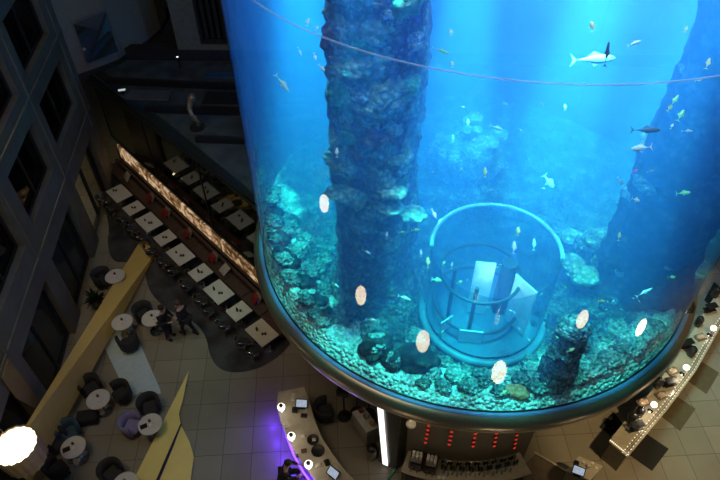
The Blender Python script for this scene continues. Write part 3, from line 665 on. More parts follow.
for j, (x, y, r_) in enumerate([(573, 238, .26), (590, 246, .3), (572, 262, .25), (608, 262, .32), (584, 276, .3), (622, 268, .26)]):
    q = W(x, y, 6.5+.06*j)
    tk_obj('coral', MB().rock(q, r_, 140+j, 3, .3, 1.8, (1.2, 1, .6)), PALE, q, label='rounded pale coral head left of the dark column, %s counted from the left' % ORD[[573, 590, 572, 608, 584, 622].index(x) and sorted([573, 590, 572, 608, 584, 622]).index(x)], cat='coral', group='coral heads by the right column')
# thin ledges on the left column's face
for j, (x, y) in enumerate([(341, 193), (388, 206), (391, 190), (412, 213)]):
    q = W(x, y, 9.0); q = Vector((-1.75, -4.0, 0)) if 0 else q
    d = ray(x, y).normalized(); p = CAM.copy()
    cq = W(374, 292, 6.02)
    # first meeting of the sight line with the column's surface
    t_ = 0
    while t_ < 30 and hypot(p.x-cq.x, p.y-cq.y) > .98: p += d*.02; t_ += .02
    if t_ >= 30: p = W(x, y, 8.6)
    tk_obj('coral', MB().rock(p, .24, 170+j, 3, .3, 2, (1.3, 1, .35)), PALE, p, label='pale flat shelf coral jutting from the left column, %s counted from the left' % ORD[[0, 1, 2, 3][j]] if j != 1 and j != 2 else 'pale flat shelf coral at mid height on the left column, the %s of two' % ('lower', 'upper')[j-1], cat='coral', group='shelf corals on the left column')

# ------------------------------------------------------------------ glass arch (lift base) inside
sc_ = W(481, 318, 6.05); sr = 1.32; stz = 8.4
e = empty('glass_cylinder', (sc_.x, sc_.y, 6.05), label='large clear inner glass cylinder with pale rounded rim at the centre of the tank', cat='glass cylinder')
hh = stz-6.05
MB().lathe([(sr, .25), (sr, hh)], n=72, caps=False).build('glass_wall', glass_mat('inner_glass', (.55, .78, .92), .06, .05, .06, (.3, .6, .7), .4), e, True)
MB().tube([((sr)*cos(a), (sr)*sin(a), hh) for a in [2*pi*i/72+0 for i in range(72)] if sin(a-.1) > -.15], .045, 8).build('top_rim', mat('pale_rim', (.35, .6, .7), .6), e, True)
MB().tube([((sr+.05)*cos(a), (sr+.05)*sin(a), .22) for a in [2*pi*i/72 for i in range(72)]], .09, 8, True).build('bottom_ring', mat('blue_ring', (.08, .2, .32), .4), e, True)
MB().lathe([(.0, .30), (sr-.05, .30)], n=48, caps=False).build('floor_disc', mat('lift_floor', (.03, .14, .26), .4), e, True)
for nm, z_, r_ in (('inner_hoop', 1.55, .85), ('inner_hoop', .65, .95)):
    MB().tube([(r_*cos(a)-.2, r_*sin(a), z_) for a in [2*pi*i/48 for i in range(48)]], .04, 6, True).build(nm, mat('dark_hoop', (.02, .05, .08), .4), e, True)
for (x, y) in ((-.75, -.35), (-.25, -.75), (.35, .1)):
    MB().tube([(x, y, .3), (x, y, 1.9)], .045 if x < .3 else .17, 8).build('mast', mat('dark_hoop', 0), e)
WP = mat('white_lift_panel', (.8, .85, .85), .4)
for (x, y, a, w_, h_) in ((-.15, -.15, .1, .42, 1.7), (.72, -.35, -.75, .6, 1.5), (-.2, -.98, .1, .5, .4), (-.75, -.75, .9, .35, .35)):
    MB().box((x, y, .35+h_/2), (w_, .03, h_), a).build('white_panel', WP, e)

point('lift_fill', (sc_.x+.1, sc_.y-.55, 7.9), 16, (.6, .9, 1), .12)  # point light added to brighten the white panels
# ------------------------------------------------------------------ fish
def fish_mesh(L_, hgt, thick):
    prof = [(-.5, .05, .05), (-.36, .16, .18), (-.2, .5, .5), (0, .9, .95), (.18, 1, 1), (.34, .8, .8), (.45, .45, .5), (.5, .1, .1)]
    mb = MB(); n = 10
    for x, h, t in prof:
        for k in range(n): a = 2*pi*k/n; mb.v.append((x*L_, cos(a)*t*thick/2, sin(a)*h*hgt/2))
    for i in range(len(prof)-1):
        for k in range(n): j = (k+1) % n; mb.f.append((i*n+k, (i+1)*n+k, (i+1)*n+j, i*n+j))
    mb.f.append(tuple(range(n))); mb.f.append(tuple(7*n+k for k in range(n-1, -1, -1))); return mb
def fin(pts, th): 
    k = len(pts); mb = MB(); mb.add([(x, -th/2, z) for x, z in pts]+[(x, th/2, z) for x, z in pts], [tuple(range(k)), tuple(range(2*k-1, k-1, -1))]+[(i, k+i, k+(i+1) % k, (i+1) % k) for i in range(k)]); return mb
FM_ = {'silver': mat('silver_fish', (.62, .78, .78), .35, .2, .1, 20), 'dark': mat('dark_fish', (.03, .05, .08), .5), 'yellow': mat('yellow_fish', (.85, .85, .35), .5), 'white': mat('white_fish', (.9, .92, .85), .5),
       'green': mat('green_fish', (.35, .8, .35), .5), 'orange': mat('orange_fish', (1, .45, .2), .5), 'pink': mat('pink_fish', (.9, .3, .6), .5), 'grey': mat('grey_fish', (.12, .2, .28), .5)}
FCACHE = {}
def fish(x, y, Lpx, ang, colr, depth, lab, slim=.24, grp='fish in the aquarium'):
    d = ray(x, y); dn = d.normalized()
    a_ = dn.x**2+dn.y**2; b_ = 2*(CAM.x*dn.x+CAM.y*dn.y); c_ = CAM.x**2+CAM.y**2-(R-.1)**2
    disc = b_*b_-4*a_*c_; t = (-b_-sqrt(max(0, disc)))/(2*a_)+depth
    p = CAM+dn*t
    if p.z < 6.5 or hypot(p.x, p.y) > R-.15:
        t = min(t, (6.55-CAM.z)/dn.z) if dn.z < 0 else t; p = CAM+dn*t
    Lw = Lpx/F*(dn.dot(_fw)*t)
    key = (colr, slim)
    if key not in FCACHE:
        e = empty('fish'); m_ = FM_[colr]
        bo_ = fish_mesh(1, slim, slim*.5).build('body', m_, e, True)
        fin([(-.45, 0), (-.62, slim*.75), (-.55, 0), (-.62, -slim*.75)], .012).build('tail_fin', m_, e)
        fin([(.2, slim*.42), (-.02, slim*.85), (-.2, slim*.28)], .01).build('dorsal_fin', m_, e)
        fin([(.12, -slim*.42), (-.02, -slim*.75), (-.08, -slim*.36)], .01).build('belly_fin', m_, e)
        for s in (-1, 1): MB().rock((.40, s*slim*.14, slim*.12), .018, 1, 1, 0).build('eye', BLACK, bo_)
        reg(e); FCACHE[key] = e; o = e
    else: o = copy_tree(FCACHE[key])
    a = radians(ang); X = (CR*cos(a)+CU*sin(a)); Y = (dn - X*dn.dot(X)).normalized(); Z = X.cross(Y)
    if Z.z < 0: Z = -Z; Y = -Y
    M = Matrix((X, Y, Z)).transposed().to_4x4()
    o.matrix_world = Matrix.Translation(p) @ M @ Matrix.Scale(Lw*.92, 4)
    tag(o, lab, 'fish', grp)
for f_ in [
 (595, 59, 44, 3, 'silver', 1.2, 'largest long silver fish swimming near the top right of the tank', .22),
 (607, 53, 26, 80, 'dark', .4, 'slim dark fish crossing upright in front of the largest silver fish', .14),
 (635, 43, 15, 22, 'silver', 1.0, 'small silver fish just right of the largest silver fish', .26),
 (647, 130, 30, 0, 'grey', .9, 'dark grey-blue fish swimming level on the right side of the tank', .20),
 (641, 148, 21, 186, 'white', .6, 'plump pale fish just below the dark grey fish', .32),
 (283, 84, 23, -52, 'silver', .5, 'slender pale fish diving alone at the upper left of the tank', .20),
 (592, 26, 10, 100, 'yellow', .5, 'small yellow fish above the largest silver fish', .5),
 (686, 29, 7, 60, 'yellow', .4, 'tiny yellow fish near the top right corner', .4),
 (708, 63, 12, 70, 'yellow', .4, 'yellow-white fish at the far right edge above the dark column', .3),
 (675, 100, 14, 55, 'green', .5, 'pale green fish pointing up at the right, upper one of the trio', .26),
 (670, 108, 8, 50, 'yellow', .5, 'small yellow fish just below the upper pale green fish', .4),
 (681, 115, 13, 60, 'green', .5, 'pale green fish at the right, lower one of the trio', .36),
 (672, 126, 6, 60, 'white', .5, 'tiny white fish beneath the lower green fish', .4),
 (688, 131, 12, 0, 'silver', .6, 'small level silver fish right of the dark grey fish', .22),
 (699, 80, 8, 10, 'yellow', .5, 'tiny yellow fish on the horizontal seam near the right edge', .3),
 (308, 22, 8, 75, 'white', .3, 'small white fish near the seam at the upper left, left of a pair', .4),
 (317, 28, 6, 50, 'white', .3, 'tiny white fish near the seam at the upper left, right of a pair', .4),
 (315, 57, 8, -75, 'white', .3, 'small white fish beside the left column, upper of a pair', .35),
 (322, 68, 9, -50, 'white', .3, 'small white fish beside the left column, lower of a pair', .35),
 (300, 52, 10, -65, 'silver', .6, 'faint small silver fish between the diving fish and the pair', .22),
 (451, 32, 6, 90, 'yellow', .4, 'tiny yellow fish right of the left column, near the top', .5),
 (452, 64, 6, 90, 'yellow', .4, 'tiny yellow fish right of the left column on the seam', .5),
 (442, 51, 20, -20, 'green', .3, 'thin greenish fish leaving the right face of the left column', .14),
 (337, 152, 10, 90, 'white', .3, 'small upright white fish at the left edge of the left column, mid height', .3),
 (434, 214, 11, -65, 'pink', .8, 'magenta fish inside the top left of the glass arch', .3),
 (440, 221, 6, 60, 'white', .8, 'tiny pale fish just right of the magenta fish', .3),
 (428, 262, 11, 90, 'orange', .8, 'upright orange-white fish in the left of the glass arch', .3),
 (421, 253, 7, 90, 'pink', .8, 'small pink fish above left of the upright orange-white fish', .3),
 (518, 231, 9, 85, 'orange', .8, 'small orange fish in the upper right of the glass arch', .4),
 (514, 247, 13, 85, 'pink', 1.4, 'blurred pink fish below the small orange fish', .3),
 (534, 244, 12, 88, 'silver', .8, 'upright pale fish at the right edge of the glass arch', .25),
 (437, 280, 10, -10, 'green', .5, 'bright green fish in the lower left of the glass arch', .4),
 (460, 282, 6, 20, 'green', .5, 'tiny green fish near the middle of the glass arch', .4),
 (444, 263, 5, 60, 'green', .5, 'tiny upright greenish fish in the left of the arch', .4),
 (452, 265, 7, 80, 'silver', .5, 'small silvery fish beside the tiny greenish fish in the arch', .3),
 (485, 172, 10, 90, 'yellow', .8, 'upright yellowish fish just above the arch rim', .3),
 (387, 235, 8, 85, 'white', .3, 'tiny white upright fish low on the left column', .3),
 (402, 232, 7, 5, 'green', .3, 'small green level fish on the left column, left of a pair', .3),
 (416, 230, 9, 5, 'green', .3, 'small green level fish on the left column, right of a pair', .3),
 (367, 252, 10, -30, 'silver', .3, 'small fish above the second lamp reflection', .22),
 (336, 285, 8, -40, 'silver', .3, 'small fish left of the second lamp reflection', .25),
 (372, 320, 12, -5, 'silver', .3, 'silver fish just above the large capped boulder', .25),
 (405, 298, 14, -20, 'silver', .4, 'silver fish low on the right of the left column', .22),
 (645, 292, 19, 28, 'silver', .4, 'thin pale fish slanting in front of the right column', .16),
 (636, 200, 9, -20, 'white', .6, 'rounded pale fish mid right, below the plump pale fish', .5),
 (620, 181, 9, -60, 'silver', .6, 'small fish tilted down at mid right', .3),
 (635, 171, 7, 30, 'pink', .6, 'tiny pink fish below the plump pale fish', .4),
 (651, 171, 8, 15, 'silver', .6, 'tiny thin fish right of the tiny pink fish', .25),
 (684, 193, 15, 5, 'green', .7, 'greenish fish against the right column', .3),
 (619, 236, 9, 80, 'yellow', .6, 'yellow upright fish above the pale coral heads', .3),
 (672, 277, 8, 0, 'green', .4, 'small green fish low on the right column', .35),
 (602, 301, 7, 0, 'yellow', .3, 'yellow fish beside the coral tower', .35),
 (571, 350, 9, 30, 'yellow', .2, 'yellow-green fish on the coral tower', .35),
 (504, 392, 7, 25, 'yellow', .2, 'tiny yellow fish above the reddish coral clump', .35),
 (453, 138, 8, 90, 'silver', 2.5, 'faint upright fish near the hazy coral mound', .3),
 (468, 122, 6, 90, 'yellow', 2, 'faint yellow fish above the hazy coral mound', .4),
 (565, 107, 6, 90, 'yellow', 1, 'lone tiny yellow fish in the open blue water at centre right', .4),
 (497, 128, 14, -20, 'silver', 2.6, 'faint silver fish right above the hazy coral mound', .3),
 (549, 182, 16, -55, 'silver', 1.6, 'pale fish hovering right above the glass arch', .4)]:
    fish(*f_[:7], slim=f_[7])
rnd = random.Random(3)
sm = [(rnd.uniform(440, 640), rnd.uniform(262, 345)) for _ in range(34)]+[(rnd.uniform(420, 560), rnd.uniform(100, 190)) for _ in range(10)]
sm.sort()
for i, (x, y) in enumerate(sm):
    fish(x, y, rnd.uniform(3, 5), rnd.uniform(-60, 60), rnd.choice(['silver', 'green', 'silver']), rnd.uniform(.3, 1), 'tiny shimmering fish of the scattered shoal around the glass arch', .3, 'shoal of tiny fish')
#--BEDEND--
#--LOBBY--
LAMP_ST = 14
# ------------------------------------------------------------------ lobby
MARB = mat('counter_stone', (.42, .38, .30), .3, vary=.1, scale=4)
def glow_lantern(loc, r, lab):
    e = empty('round_lantern', loc, label=lab, cat='lantern', group='round floor lanterns')
    wob = lambda a: .025*cos(a*18)
    MB().lathe([(r*.86, 0), (r*.9, .04), (r, .70), (r, .80), (r*.93, .80), (r*.93, .74), (.01, .74)], n=108, caps=False, wob=wob).build('drum', mat('lantern_drum', (.30, .24, .15), .7), e, True)
    MB().lathe([(.01, .765), (r*.90, .765), (r*.92, .75), (r*.92, .745)], n=108, caps=False, wob=wob).build('glowing_top', LAMPM, e, True)
    MB().lathe([(r*.86, 0), (r*.86, .01), (.01, .01)], n=36, caps=False).build('base', BLACK, e)
    return e
LAMPM = emit_mat('lantern_glow', (1, .78, .48), LAMP_ST, .12, 3)
c0 = on_plane(15, 446, FB+FN*.95, FN)
ll = glow_lantern(c0-Vector((0, 0, .76)), .53, 'big round glowing cream lantern hanging at the lower left corner of the view')
MB().tube([(0, 0, .76), (0, 0, 8)], .008, 6).build('cable', BLACK, ll)
for i, (x, y) in enumerate([(-6.75, -9.35), (-1.78, -10.5), (3.2, -9.4), (8.5, -8.4), (10.1, -3.2)]):
    glow_lantern(Vector((x, y, 0)), .5, 'round lantern seen as a bright reflection in the tank glass, %s from the left' % ORD[i+1])

# round cafe tables
def cafe_proto():
    t = empty('cafe_table')
    MB().lathe([(.0, .715), (.345, .715), (.352, .725), (.345, .735), (.0, .735)], n=40, caps=False).build('tabletop', WHITE, t)
    MB().lathe([(.24, 0), (.24, .012), (.03, .03), (.028, .68), (.1, .714)], n=20).build('pedestal', CHROME, t); return t
def tub_proto(nm, mm):
    c = empty(nm)
    mb = MB().box((0, 0, .34), (.46, .46, .16), bev=.05); mb.build('seat', mm, c)
    b = MB(); pr = [(.25, .22), (.33, .24), (.35, .74), (.27, .76), (.25, .40), (.25, .22)]
    b.lathe(pr, n=26, caps=False, a0=radians(155), a1=radians(385)); k = len(pr)
    for end in (0, 26): b.f.append(tuple(j*27+end for j in range(k-1)))
    b.build('backrest', mm, c, True)
    for a in (45, 135, 225, 315): MB().tube([(.2*cos(radians(a)), .2*sin(radians(a)), .27), (.23*cos(radians(a)), .23*sin(radians(a)), .005)], .018, 6).build('leg', BLACK, c)
    return c
CT = cafe_proto(); TB = tub_proto('tub_chair', mat('dark_tub', (.022, .022, .026), .7)); TBB = tub_proto('tub_chair', mat('blue_lit_tub', (.035, .07, .11), .7)); TBP = tub_proto('tub_chair', mat('lilac_tub', (.20, .18, .30), .7))  # blue tub colour carries the blue light on a dark chair
for p_ in (CT, TB, TBB, TBP): reg(p_)
def cup_proto():
    c = empty('cup'); MB().lathe([(.02, 0), (.035, .01), (.042, .07), (.038, .07), (.03, .02), (.0, .018)], n=14, caps=False).build('bowl', mat('porcelain', (.7, .7, .68), .3), c, True)
    MB().tube([(.04, 0, .055), (.065, 0, .045), (.06, 0, .025), (.035, 0, .02)], .006, 6).build('handle', mat('porcelain', 0), c, True); return c
CU_ = cup_proto(); reg(CU_)
def tray(loc, rz, lab):
    e = empty('tray', loc, rz, label=lab, cat='tray'); MB().box((0, 0, .006), (.2, .14, .012), bev=.005).build('base', BLACK, e); MB().box((0, .065, .018), (.2, .01, .016)).build('rim', BLACK, e)
tabs = [(73, 447, 'lower left cafe table beside the glowing lantern', [(68, 431, 'B', 'upper right'), (56, 440, 'D', 'upper left'), (62, 462, 'D', 'lower left')]),
        (98, 399, 'cafe table directly above the lower left one', [(90, 386, 'D', 'upper left'), (114, 395, 'D', 'right')]),
        (150, 424, 'cafe table left of the yellow leaf reflection', [(149, 405, 'D', 'upper'), (131, 424, 'P', 'lilac left')]),
        (115, 276, 'cafe table above the amber reflection', [(102, 277, 'D', 'left')]),
        (122, 322, 'cafe table just right of the amber reflection', [(127, 338, 'D', 'lower')]),
        (152, 318, 'cafe table next to the two standing people', [(143, 312, 'D', 'left')]),
        (125, 484, 'cafe table cut by the bottom edge', [(111, 472, 'D', 'upper left')])]
for ti, (x, y, nm, chs) in enumerate(tabs):
    c = W(x, y, .735); c.z = 0
    use(CT, c, 0, label='small round white '+nm, cat='table', group='round cafe tables')
    for (cx, cy, kd, wh) in chs:
        q = W(cx, cy, .5); q.z = 0; v = q-c
        if v.length < .62: q = c+v.normalized()*.62
        pr = {'D': TB, 'B': TBB, 'P': TBP}[kd]
        col = {'D': 'dark', 'B': 'blue-black', 'P': 'lilac-grey'}[kd]  # blue-black ones are dark chairs with blue light in their colour
        use(pr, q, atan2((q-c).y, (q-c).x)+pi/2*1.0+pi*0-0+radians(180) if 0 else atan2((q-c).y, (q-c).x)+radians(90), label='%s tub chair, %s seat of the %s' % (col, wh.replace('lilac ', ''), nm), cat='chair', group='tub chairs at the cafe tables')
    use(CU_, c+Vector((.06, -.05, .7355)), .6, label='white cup on the %s' % nm, cat='cup', group='cups on the cafe tables')
    use(IT, c+Vector((-.05, .08, .7355)), 0, label='small dark candle holder on the %s' % nm, cat='candle holder', group='candle holders on the cafe tables')
    if ti in (0, 2): tray(c+Vector((-.14, -.12, .7355)), .7, 'small black tray on the %s' % nm)
e = empty('bench', W(88, 418, .2)*1, .4, label='low dark rectangular pouf between the two left cafe tables', cat='pouf'); e.location.z = 0
MB().box((0, 0, .24), (.62, .40, .34), bev=.05).build('cushion', DARK, e)
for sx in (-.25, .25):
    for sy in (-.15, .15): MB().lathe([(.02, 0), (.02, .07)], (sx, sy, 0), 8).build('leg', BLACK, e)
# plant
pl = W(95, 300, .4); pl.z = 0
e = empty('potted_plant', pl, label='dark spiky potted plant standing against the left wall', cat='plant')
MB().lathe([(.16, 0), (.22, .36), (.24, .4), (.2, .4), (.19, .34), (.0, .34)], n=24, caps=False).build('pot', mat('dark_pot', (.03, .03, .03), .5), e, True)
lv = MB(); rl = random.Random(2)
for i in range(44):
    a = rl.uniform(0, 2*pi); el = rl.uniform(.2, 1.35); L_ = rl.uniform(.35, .62); d = Vector((cos(a)*cos(el), sin(a)*cos(el), sin(el))); s_ = Vector((-sin(a), cos(a), 0))*.035
    p0 = Vector((0, 0, .38)); pm = p0+d*L_*.55+Vector((0, 0, .02)); p1 = p0+d*L_-Vector((0, 0, .10*cos(el)))
    n_ = s_.cross(d).normalized()*.006
    lv.add([p0-s_*.3, p0+s_*.3, pm+s_, p1, pm-s_]+[q_+n_ for q_ in (p0-s_*.3, p0+s_*.3, pm+s_, p1, pm-s_)], [(4, 3, 2, 1, 0), (5, 6, 7, 8, 9), (0, 1, 6, 5), (1, 2, 7, 6), (2, 3, 8, 7), (3, 4, 9, 8), (4, 0, 5, 9)])
lv.build('leaves', mat('plant_leaf', (.012, .03, .015), .5, vary=.4), e)

# people -------------------------------------------------------------
SKIN = mat('skin', (.50, .30, .22), .6, vary=.04)
def skinned(name, J, E_, m, parent, root=0, sub=1):
    me = bpy.data.meshes.new(name); bm = bmesh.new(); lay = bm.verts.layers.skin.verify(); vs = [bm.verts.new(j[0]) for j in J]
    for v, j in zip(vs, J):
        r_ = j[1]; v[lay].radius = (r_, r_) if not isinstance(r_, tuple) else r_
    vs[root][lay].use_root = True
    for a, b_ in E_: bm.edges.new((vs[a], vs[b_]))
    bm.to_mesh(me); bm.free(); me.materials.append(m)
    o = bpy.data.objects.new(name, me); COL.objects.link(o); o.parent = parent
    sk = o.modifiers.new('skin', 'SKIN'); sk.use_smooth_shade = True
    ss = o.modifiers.new('sub', 'SUBSURF'); ss.levels = ss.render_levels = sub
    return o
def person(loc, rz, pose, top, legs, hair, lab):
    e = empty('person', loc, rz, label=lab, cat='person')   # faces +x
    if pose == 'stand':
        hip = .92; kneeL = (.03, .11, .49); kneeR = (.06, -.11, .49); anL = (-.03, .12, .08); anR = (.0, -.12, .08)
        el = (.10, .25, 1.10); er = (.12, -.25, 1.10); wl_ = (.34, .16, 1.12); wr_ = (.36, -.14, 1.18); lean = .05
    elif pose == 'stride':
        hip = .90; kneeL = (.14, .10, .48); kneeR = (-.02, -.10, .47); anL = (.16, .11, .08); anR = (-.24, -.11, .10)
        el = (-.10, .26, 1.12); er = (.14, -.25, 1.12); wl_ = (-.02, .28, .88); wr_ = (.36, -.20, 1.10); lean = .06
    else:
        hip = .68; kneeL = (.40, .12, .66); kneeR = (.40, -.12, .66); anL = (.36, .13, .24); anR = (.34, -.13, .24)
        el = (.16, .27, .90); er = (.16, -.27, .90); wl_ = (.42, .18, .98); wr_ = (.42, -.18, .98); lean = .10
    H0 = hip; ch = (lean, 0, H0+.38); nk = (lean*1.4, 0, H0+.56); hd = (lean*1.8+.02, 0, H0+.70)
    J = [((0, 0, H0), (.15, .12)), ((lean*.4, 0, H0+.18), (.13, .10)), (ch, (.16, .11)), (nk, .055), (hd, (.078, .095)), ((hd[0]+.0, 0, hd[2]+.09), (.07, .085)),
         ((ch[0], .17, ch[2]+.07), .06), (el, .042), (wl_, .030), ((ch[0], -.17, ch[2]+.07), .06), (er, .042), (wr_, .030),
         ((0, .10, H0-.06), .09), (kneeL, .06), (anL, .040), ((anL[0]+.14, anL[1], anL[2]-.045), .034),
         ((0, -.10, H0-.06), .09), (kneeR, .06), (anR, .040), ((anR[0]+.14, anR[1], anR[2]-.045), .034)]
    dl = (Vector(wl_)-Vector(el)).normalized(); dr = (Vector(wr_)-Vector(er)).normalized()
    J += [(tuple(Vector(wl_)+dl*.08), (.035, .018)), (tuple(Vector(wr_)+dr*.08), (.035, .018))]
    Ed = [(0, 1), (1, 2), (2, 3), (3, 4), (4, 5), (2, 6), (6, 7), (7, 8), (2, 9), (9, 10), (10, 11), (0, 12), (12, 13), (13, 14), (14, 15), (0, 16), (16, 17), (17, 18), (18, 19), (8, 20), (11, 21)]
    b0 = len(J)
    for hand, dd, sgn in ((20, dl, 1), (21, dr, -1)):   # five fingers rooted in each palm
        hp = Vector(J[hand][0]); side = Vector((0, 0, 1)).cross(dd).normalized()
        for k_, (off, ln) in enumerate(((-.03, .055), (-.01, .07), (.01, .065), (.03, .05))):
            J.append((tuple(hp+side*off+dd*ln*.6), .009)); J.append((tuple(hp+side*off+dd*ln-Vector((0, 0, .02))), .008)); Ed += [(hand, len(J)-2), (len(J)-2, len(J)-1)]
        J.append((tuple(hp-side*sgn*.05+dd*.01), .010)); Ed.append((hand, len(J)-1))
    skinned('body', J, Ed, SKIN, e)
    g = lambda i, f_: (J[i][0], tuple(q*f_ for q in J[i][1]) if isinstance(J[i][1], tuple) else J[i][1]*f_)
    jt = [g(0, 1.3), g(1, 1.35), g(2, 1.28), g(6, 1.25), g(7, 1.35), g(8, 1.4), g(9, 1.25), g(10, 1.35), g(11, 1.4)]
    skinned('jacket', jt, [(0, 1), (1, 2), (2, 3), (3, 4), (4, 5), (2, 6), (6, 7), (7, 8)], top, e)
    tr = [g(0, 1.22), g(12, 1.2), g(13, 1.3), g(14, 1.5), g(16, 1.2), g(17, 1.3), g(18, 1.5)]
    skinned('trousers', tr, [(0, 1), (1, 2), (2, 3), (0, 4), (4, 5), (5, 6)], legs, e)
    mbh = MB().rock((hd[0]-.02, 0, hd[2]+.075), .108, 2, 3, .08, 3, (1.0, .9, .95)); mbh.build('hair', hair, e, True)
    for s_ in (-1, 1):
        MB().rock((hd[0]+.088, s_*.032, hd[2]+.03), .012, 1, 1, 0).build('eye', BLACK, e)
        MB().rock((hd[0], s_*.088, hd[2]+.02), .022, 1, 1, 0, 1, (.8, .4, 1.2)).build('ear', SKIN, e)
        a_ = anL if s_ > 0 else anR; MB().box((a_[0]+.07, a_[1], a_[2]-.035), (.27, .10, .085), bev=.03).build('shoe', BLACK, e)
    MB().rock((hd[0]+.098, 0, hd[2]+.0), .016, 1, 1, 0, 1, (1, .7, 1.3)).build('nose', SKIN, e)
    MB().box((hd[0]+.088, 0, hd[2]-.04), (.01, .04, .008)).build('mouth', mat('lips', (.35, .12, .1), .6), e)
    return e
JB = mat('black_jacket', (.012, .012, .014), .8); JT = mat('dark_trousers', (.015, .015, .018), .8); PT = mat('pale_shirt', (.45, .44, .42), .8); HB = mat('dark_hair', (.02, .015, .01), .6); HL = mat('brown_hair', (.09, .05, .03), .6)
q = W(170, 337, .0); person(q, radians(-10), 'stand', JB, JT, HB, 'person in a black jacket standing left of another by the small round table, reaching forward')
q = W(190, 334, 0); person(q, radians(165), 'stride', JB, JT, HL, 'person in dark clothes walking just left of the carpet edge, facing the other standing person')
# bar stool + person at the desk
def stool(loc, lab):
    e = empty('bar_stool', loc, label=lab, cat='stool'); MB().lathe([(.0, .52), (.18, .52), (.19, .56), (.17, .6), (.0, .6)], n=24, caps=False).build('seat', DARK, e, True)
    MB().lathe([(.2, 0), (.2, .012), (.025, .03), (.025, .52)], n=16).build('pedestal', CHROME, e); return e
q = W(286, 485, 0); stool(q, 'dark bar stool under the seated person at the bottom of the reception desk')
dq = W(310, 470, 1.1)-q
person(Vector((q.x, q.y, .02)), radians(12), 'sit', JB, JT, HB, 'person in black seated at the purple-lit side of the reception desk')
bpy.data.objects[-1] if 0 else None

# reception desk -------------------------------------------------------
lo = [(278, 392), (277, 405), (281, 422), (288, 440), (298, 458), (310, 474), (322, 490)]
hi = [(304, 387), (309, 400), (314, 418), (321, 436), (331, 452), (343, 468), (358, 484)]
L0 = [W(x, y, 1.08) for x, y in lo]; H0_ = [W(x, y, 1.08) for x, y in hi]
poly = [(p.x, p.y) for p in L0]+[(p.x, p.y) for p in H0_[::-1]]
ctr = sum((p for p in L0+H0_), Vector())/14; ctr.z = 0
de = empty('reception_desk', ctr, label='curved pale stone reception desk with a purple-lit outer side', cat='desk')
def rel(mb, c): mb.v = [tuple(Vector(v)-Vector((c.x, c.y, 0))) for v in mb.v]; return mb
rel(MB().prism(poly, 1.04, 1.085), ctr).build('countertop', MARB, de)
inn = [((a.x*.88+b.x*.12), (a.y*.88+b.y*.12)) for a, b in zip(L0, H0_)]; inn2 = [((a.x*.25+b.x*.75), (a.y*.25+b.y*.75)) for a, b in zip(L0, H0_)]
rel(MB().prism(inn+inn2[::-1], .08, 1.04), ctr).build('body', mat('desk_front', (.22, .2, .17), .5), de)
rel(MB().prism(inn2+[(p.x*.97+a[0]*.03, p.y*.97+a[1]*.03) for p, a in zip(H0_, inn2)][::-1], .72, .76), ctr).build('work_shelf', mat('dark_wood', 0), de)
mb = MB(); mb.tube([(a[0]*1.0-.03, a[1], .10) for a in inn], .03, 6); rel(mb, ctr).build('purple_light_strip', emit_mat('purple_led', (.16, .05, 1), 5), de)
for a in (inn[1], inn[2], inn[3], inn[4], inn[5]):
    point('purple_led', (a[0]-.35, a[1]-.1, .35), 14, (.13, .04, 1), .12)
def table_lamp(x, y, lab):
    e = empty('table_lamp', W(x, y, 1.086), label=lab, cat='table lamp', group='small table lamps on the reception desk')
    MB().lathe([(.06, 0), (.06, .015), (.012, .03), (.012, .14)], n=16).build('base', CHROME, e)
    MB().lathe([(.07, .13), (.105, .17), (.115, .24), (.09, .31), (.075, .32), (.07, .31), (.095, .24), (.085, .17)], n=28, caps=False).build('lamp_shade', emit_mat('lamp_globe', (1, .93, .8), 2.2), e, True)
    MB().lathe([(.0, .325), (.06, .325), (.055, .345), (.0, .35)], n=16, caps=False).build('black_cap', BLACK, e)
for (x, y, w_) in ((282, 411, 'top'), (292, 440, 'middle'), (309, 468, 'lower')): 
    table_lamp(x, y, 'small white globe lamp on the reception desk, the %s of three' % w_)
    q = W(x, y, 1.5); point('desk_lamp', (q.x, q.y, 1.55), 3, (1, .85, .65), .1)
def monitor(x, y, rz, lab, z=1.086, w_=.36, scr=(.55, .65, .8), sz=.7):
    e = empty('monitor', W(x, y, z), rz, label=lab, cat='monitor')
    MB().box((0, 0, .008), (.2, .16, .016), bev=.004).build('foot', BLACK, e); MB().tube([(0, .03, .01), (0, .03, .14)], .018, 8).build('neck', BLACK, e)
    Rm = Matrix.Rotation(radians(50), 3, 'X'); hs_ = MB().box((0, .02, .18), (w_, .03, w_*.72), M=Rm.inverted()); hs_ = hs_.build('housing', BLACK, e)
    off = Rm.inverted()@Vector((0, -.018, 0)); MB().box(Vector((0, .02, .18))+off, (w_*.86, .004, w_*.58), M=Rm.inverted()).build('screen', emit_mat('screen_blue', scr, sz, .25, 12), hs_)
monitor(302, 407, radians(10), 'small lit screen at the top end of the reception desk')
monitor(333, 476, radians(-25), 'lit blue screen at the lower end of the reception desk')
def plate(x, y, r_, lab, mm, z=1.086):
    e = empty('round_tray', W(x, y, z), label=lab, cat='tray'); MB().lathe([(.0, 0), (r_*.9, 0), (r_, .025), (r_*.96, .028), (r_*.88, .01), (.0, .01)], n=32, caps=False).build('dish', mm, e, True); MB().lathe([(r_*.97, .022), (r_*1.0, .03), (r_*.95, .034)], n=32, caps=False).build('rim', mm, e, True)
plate(313, 440, .17, 'round black tray on the reception desk, upper of two', mat('black_tray', (.015, .015, .015), .4)); plate(318, 451, .19, 'round black tray on the reception desk, lower of two', mat('black_tray', 0))
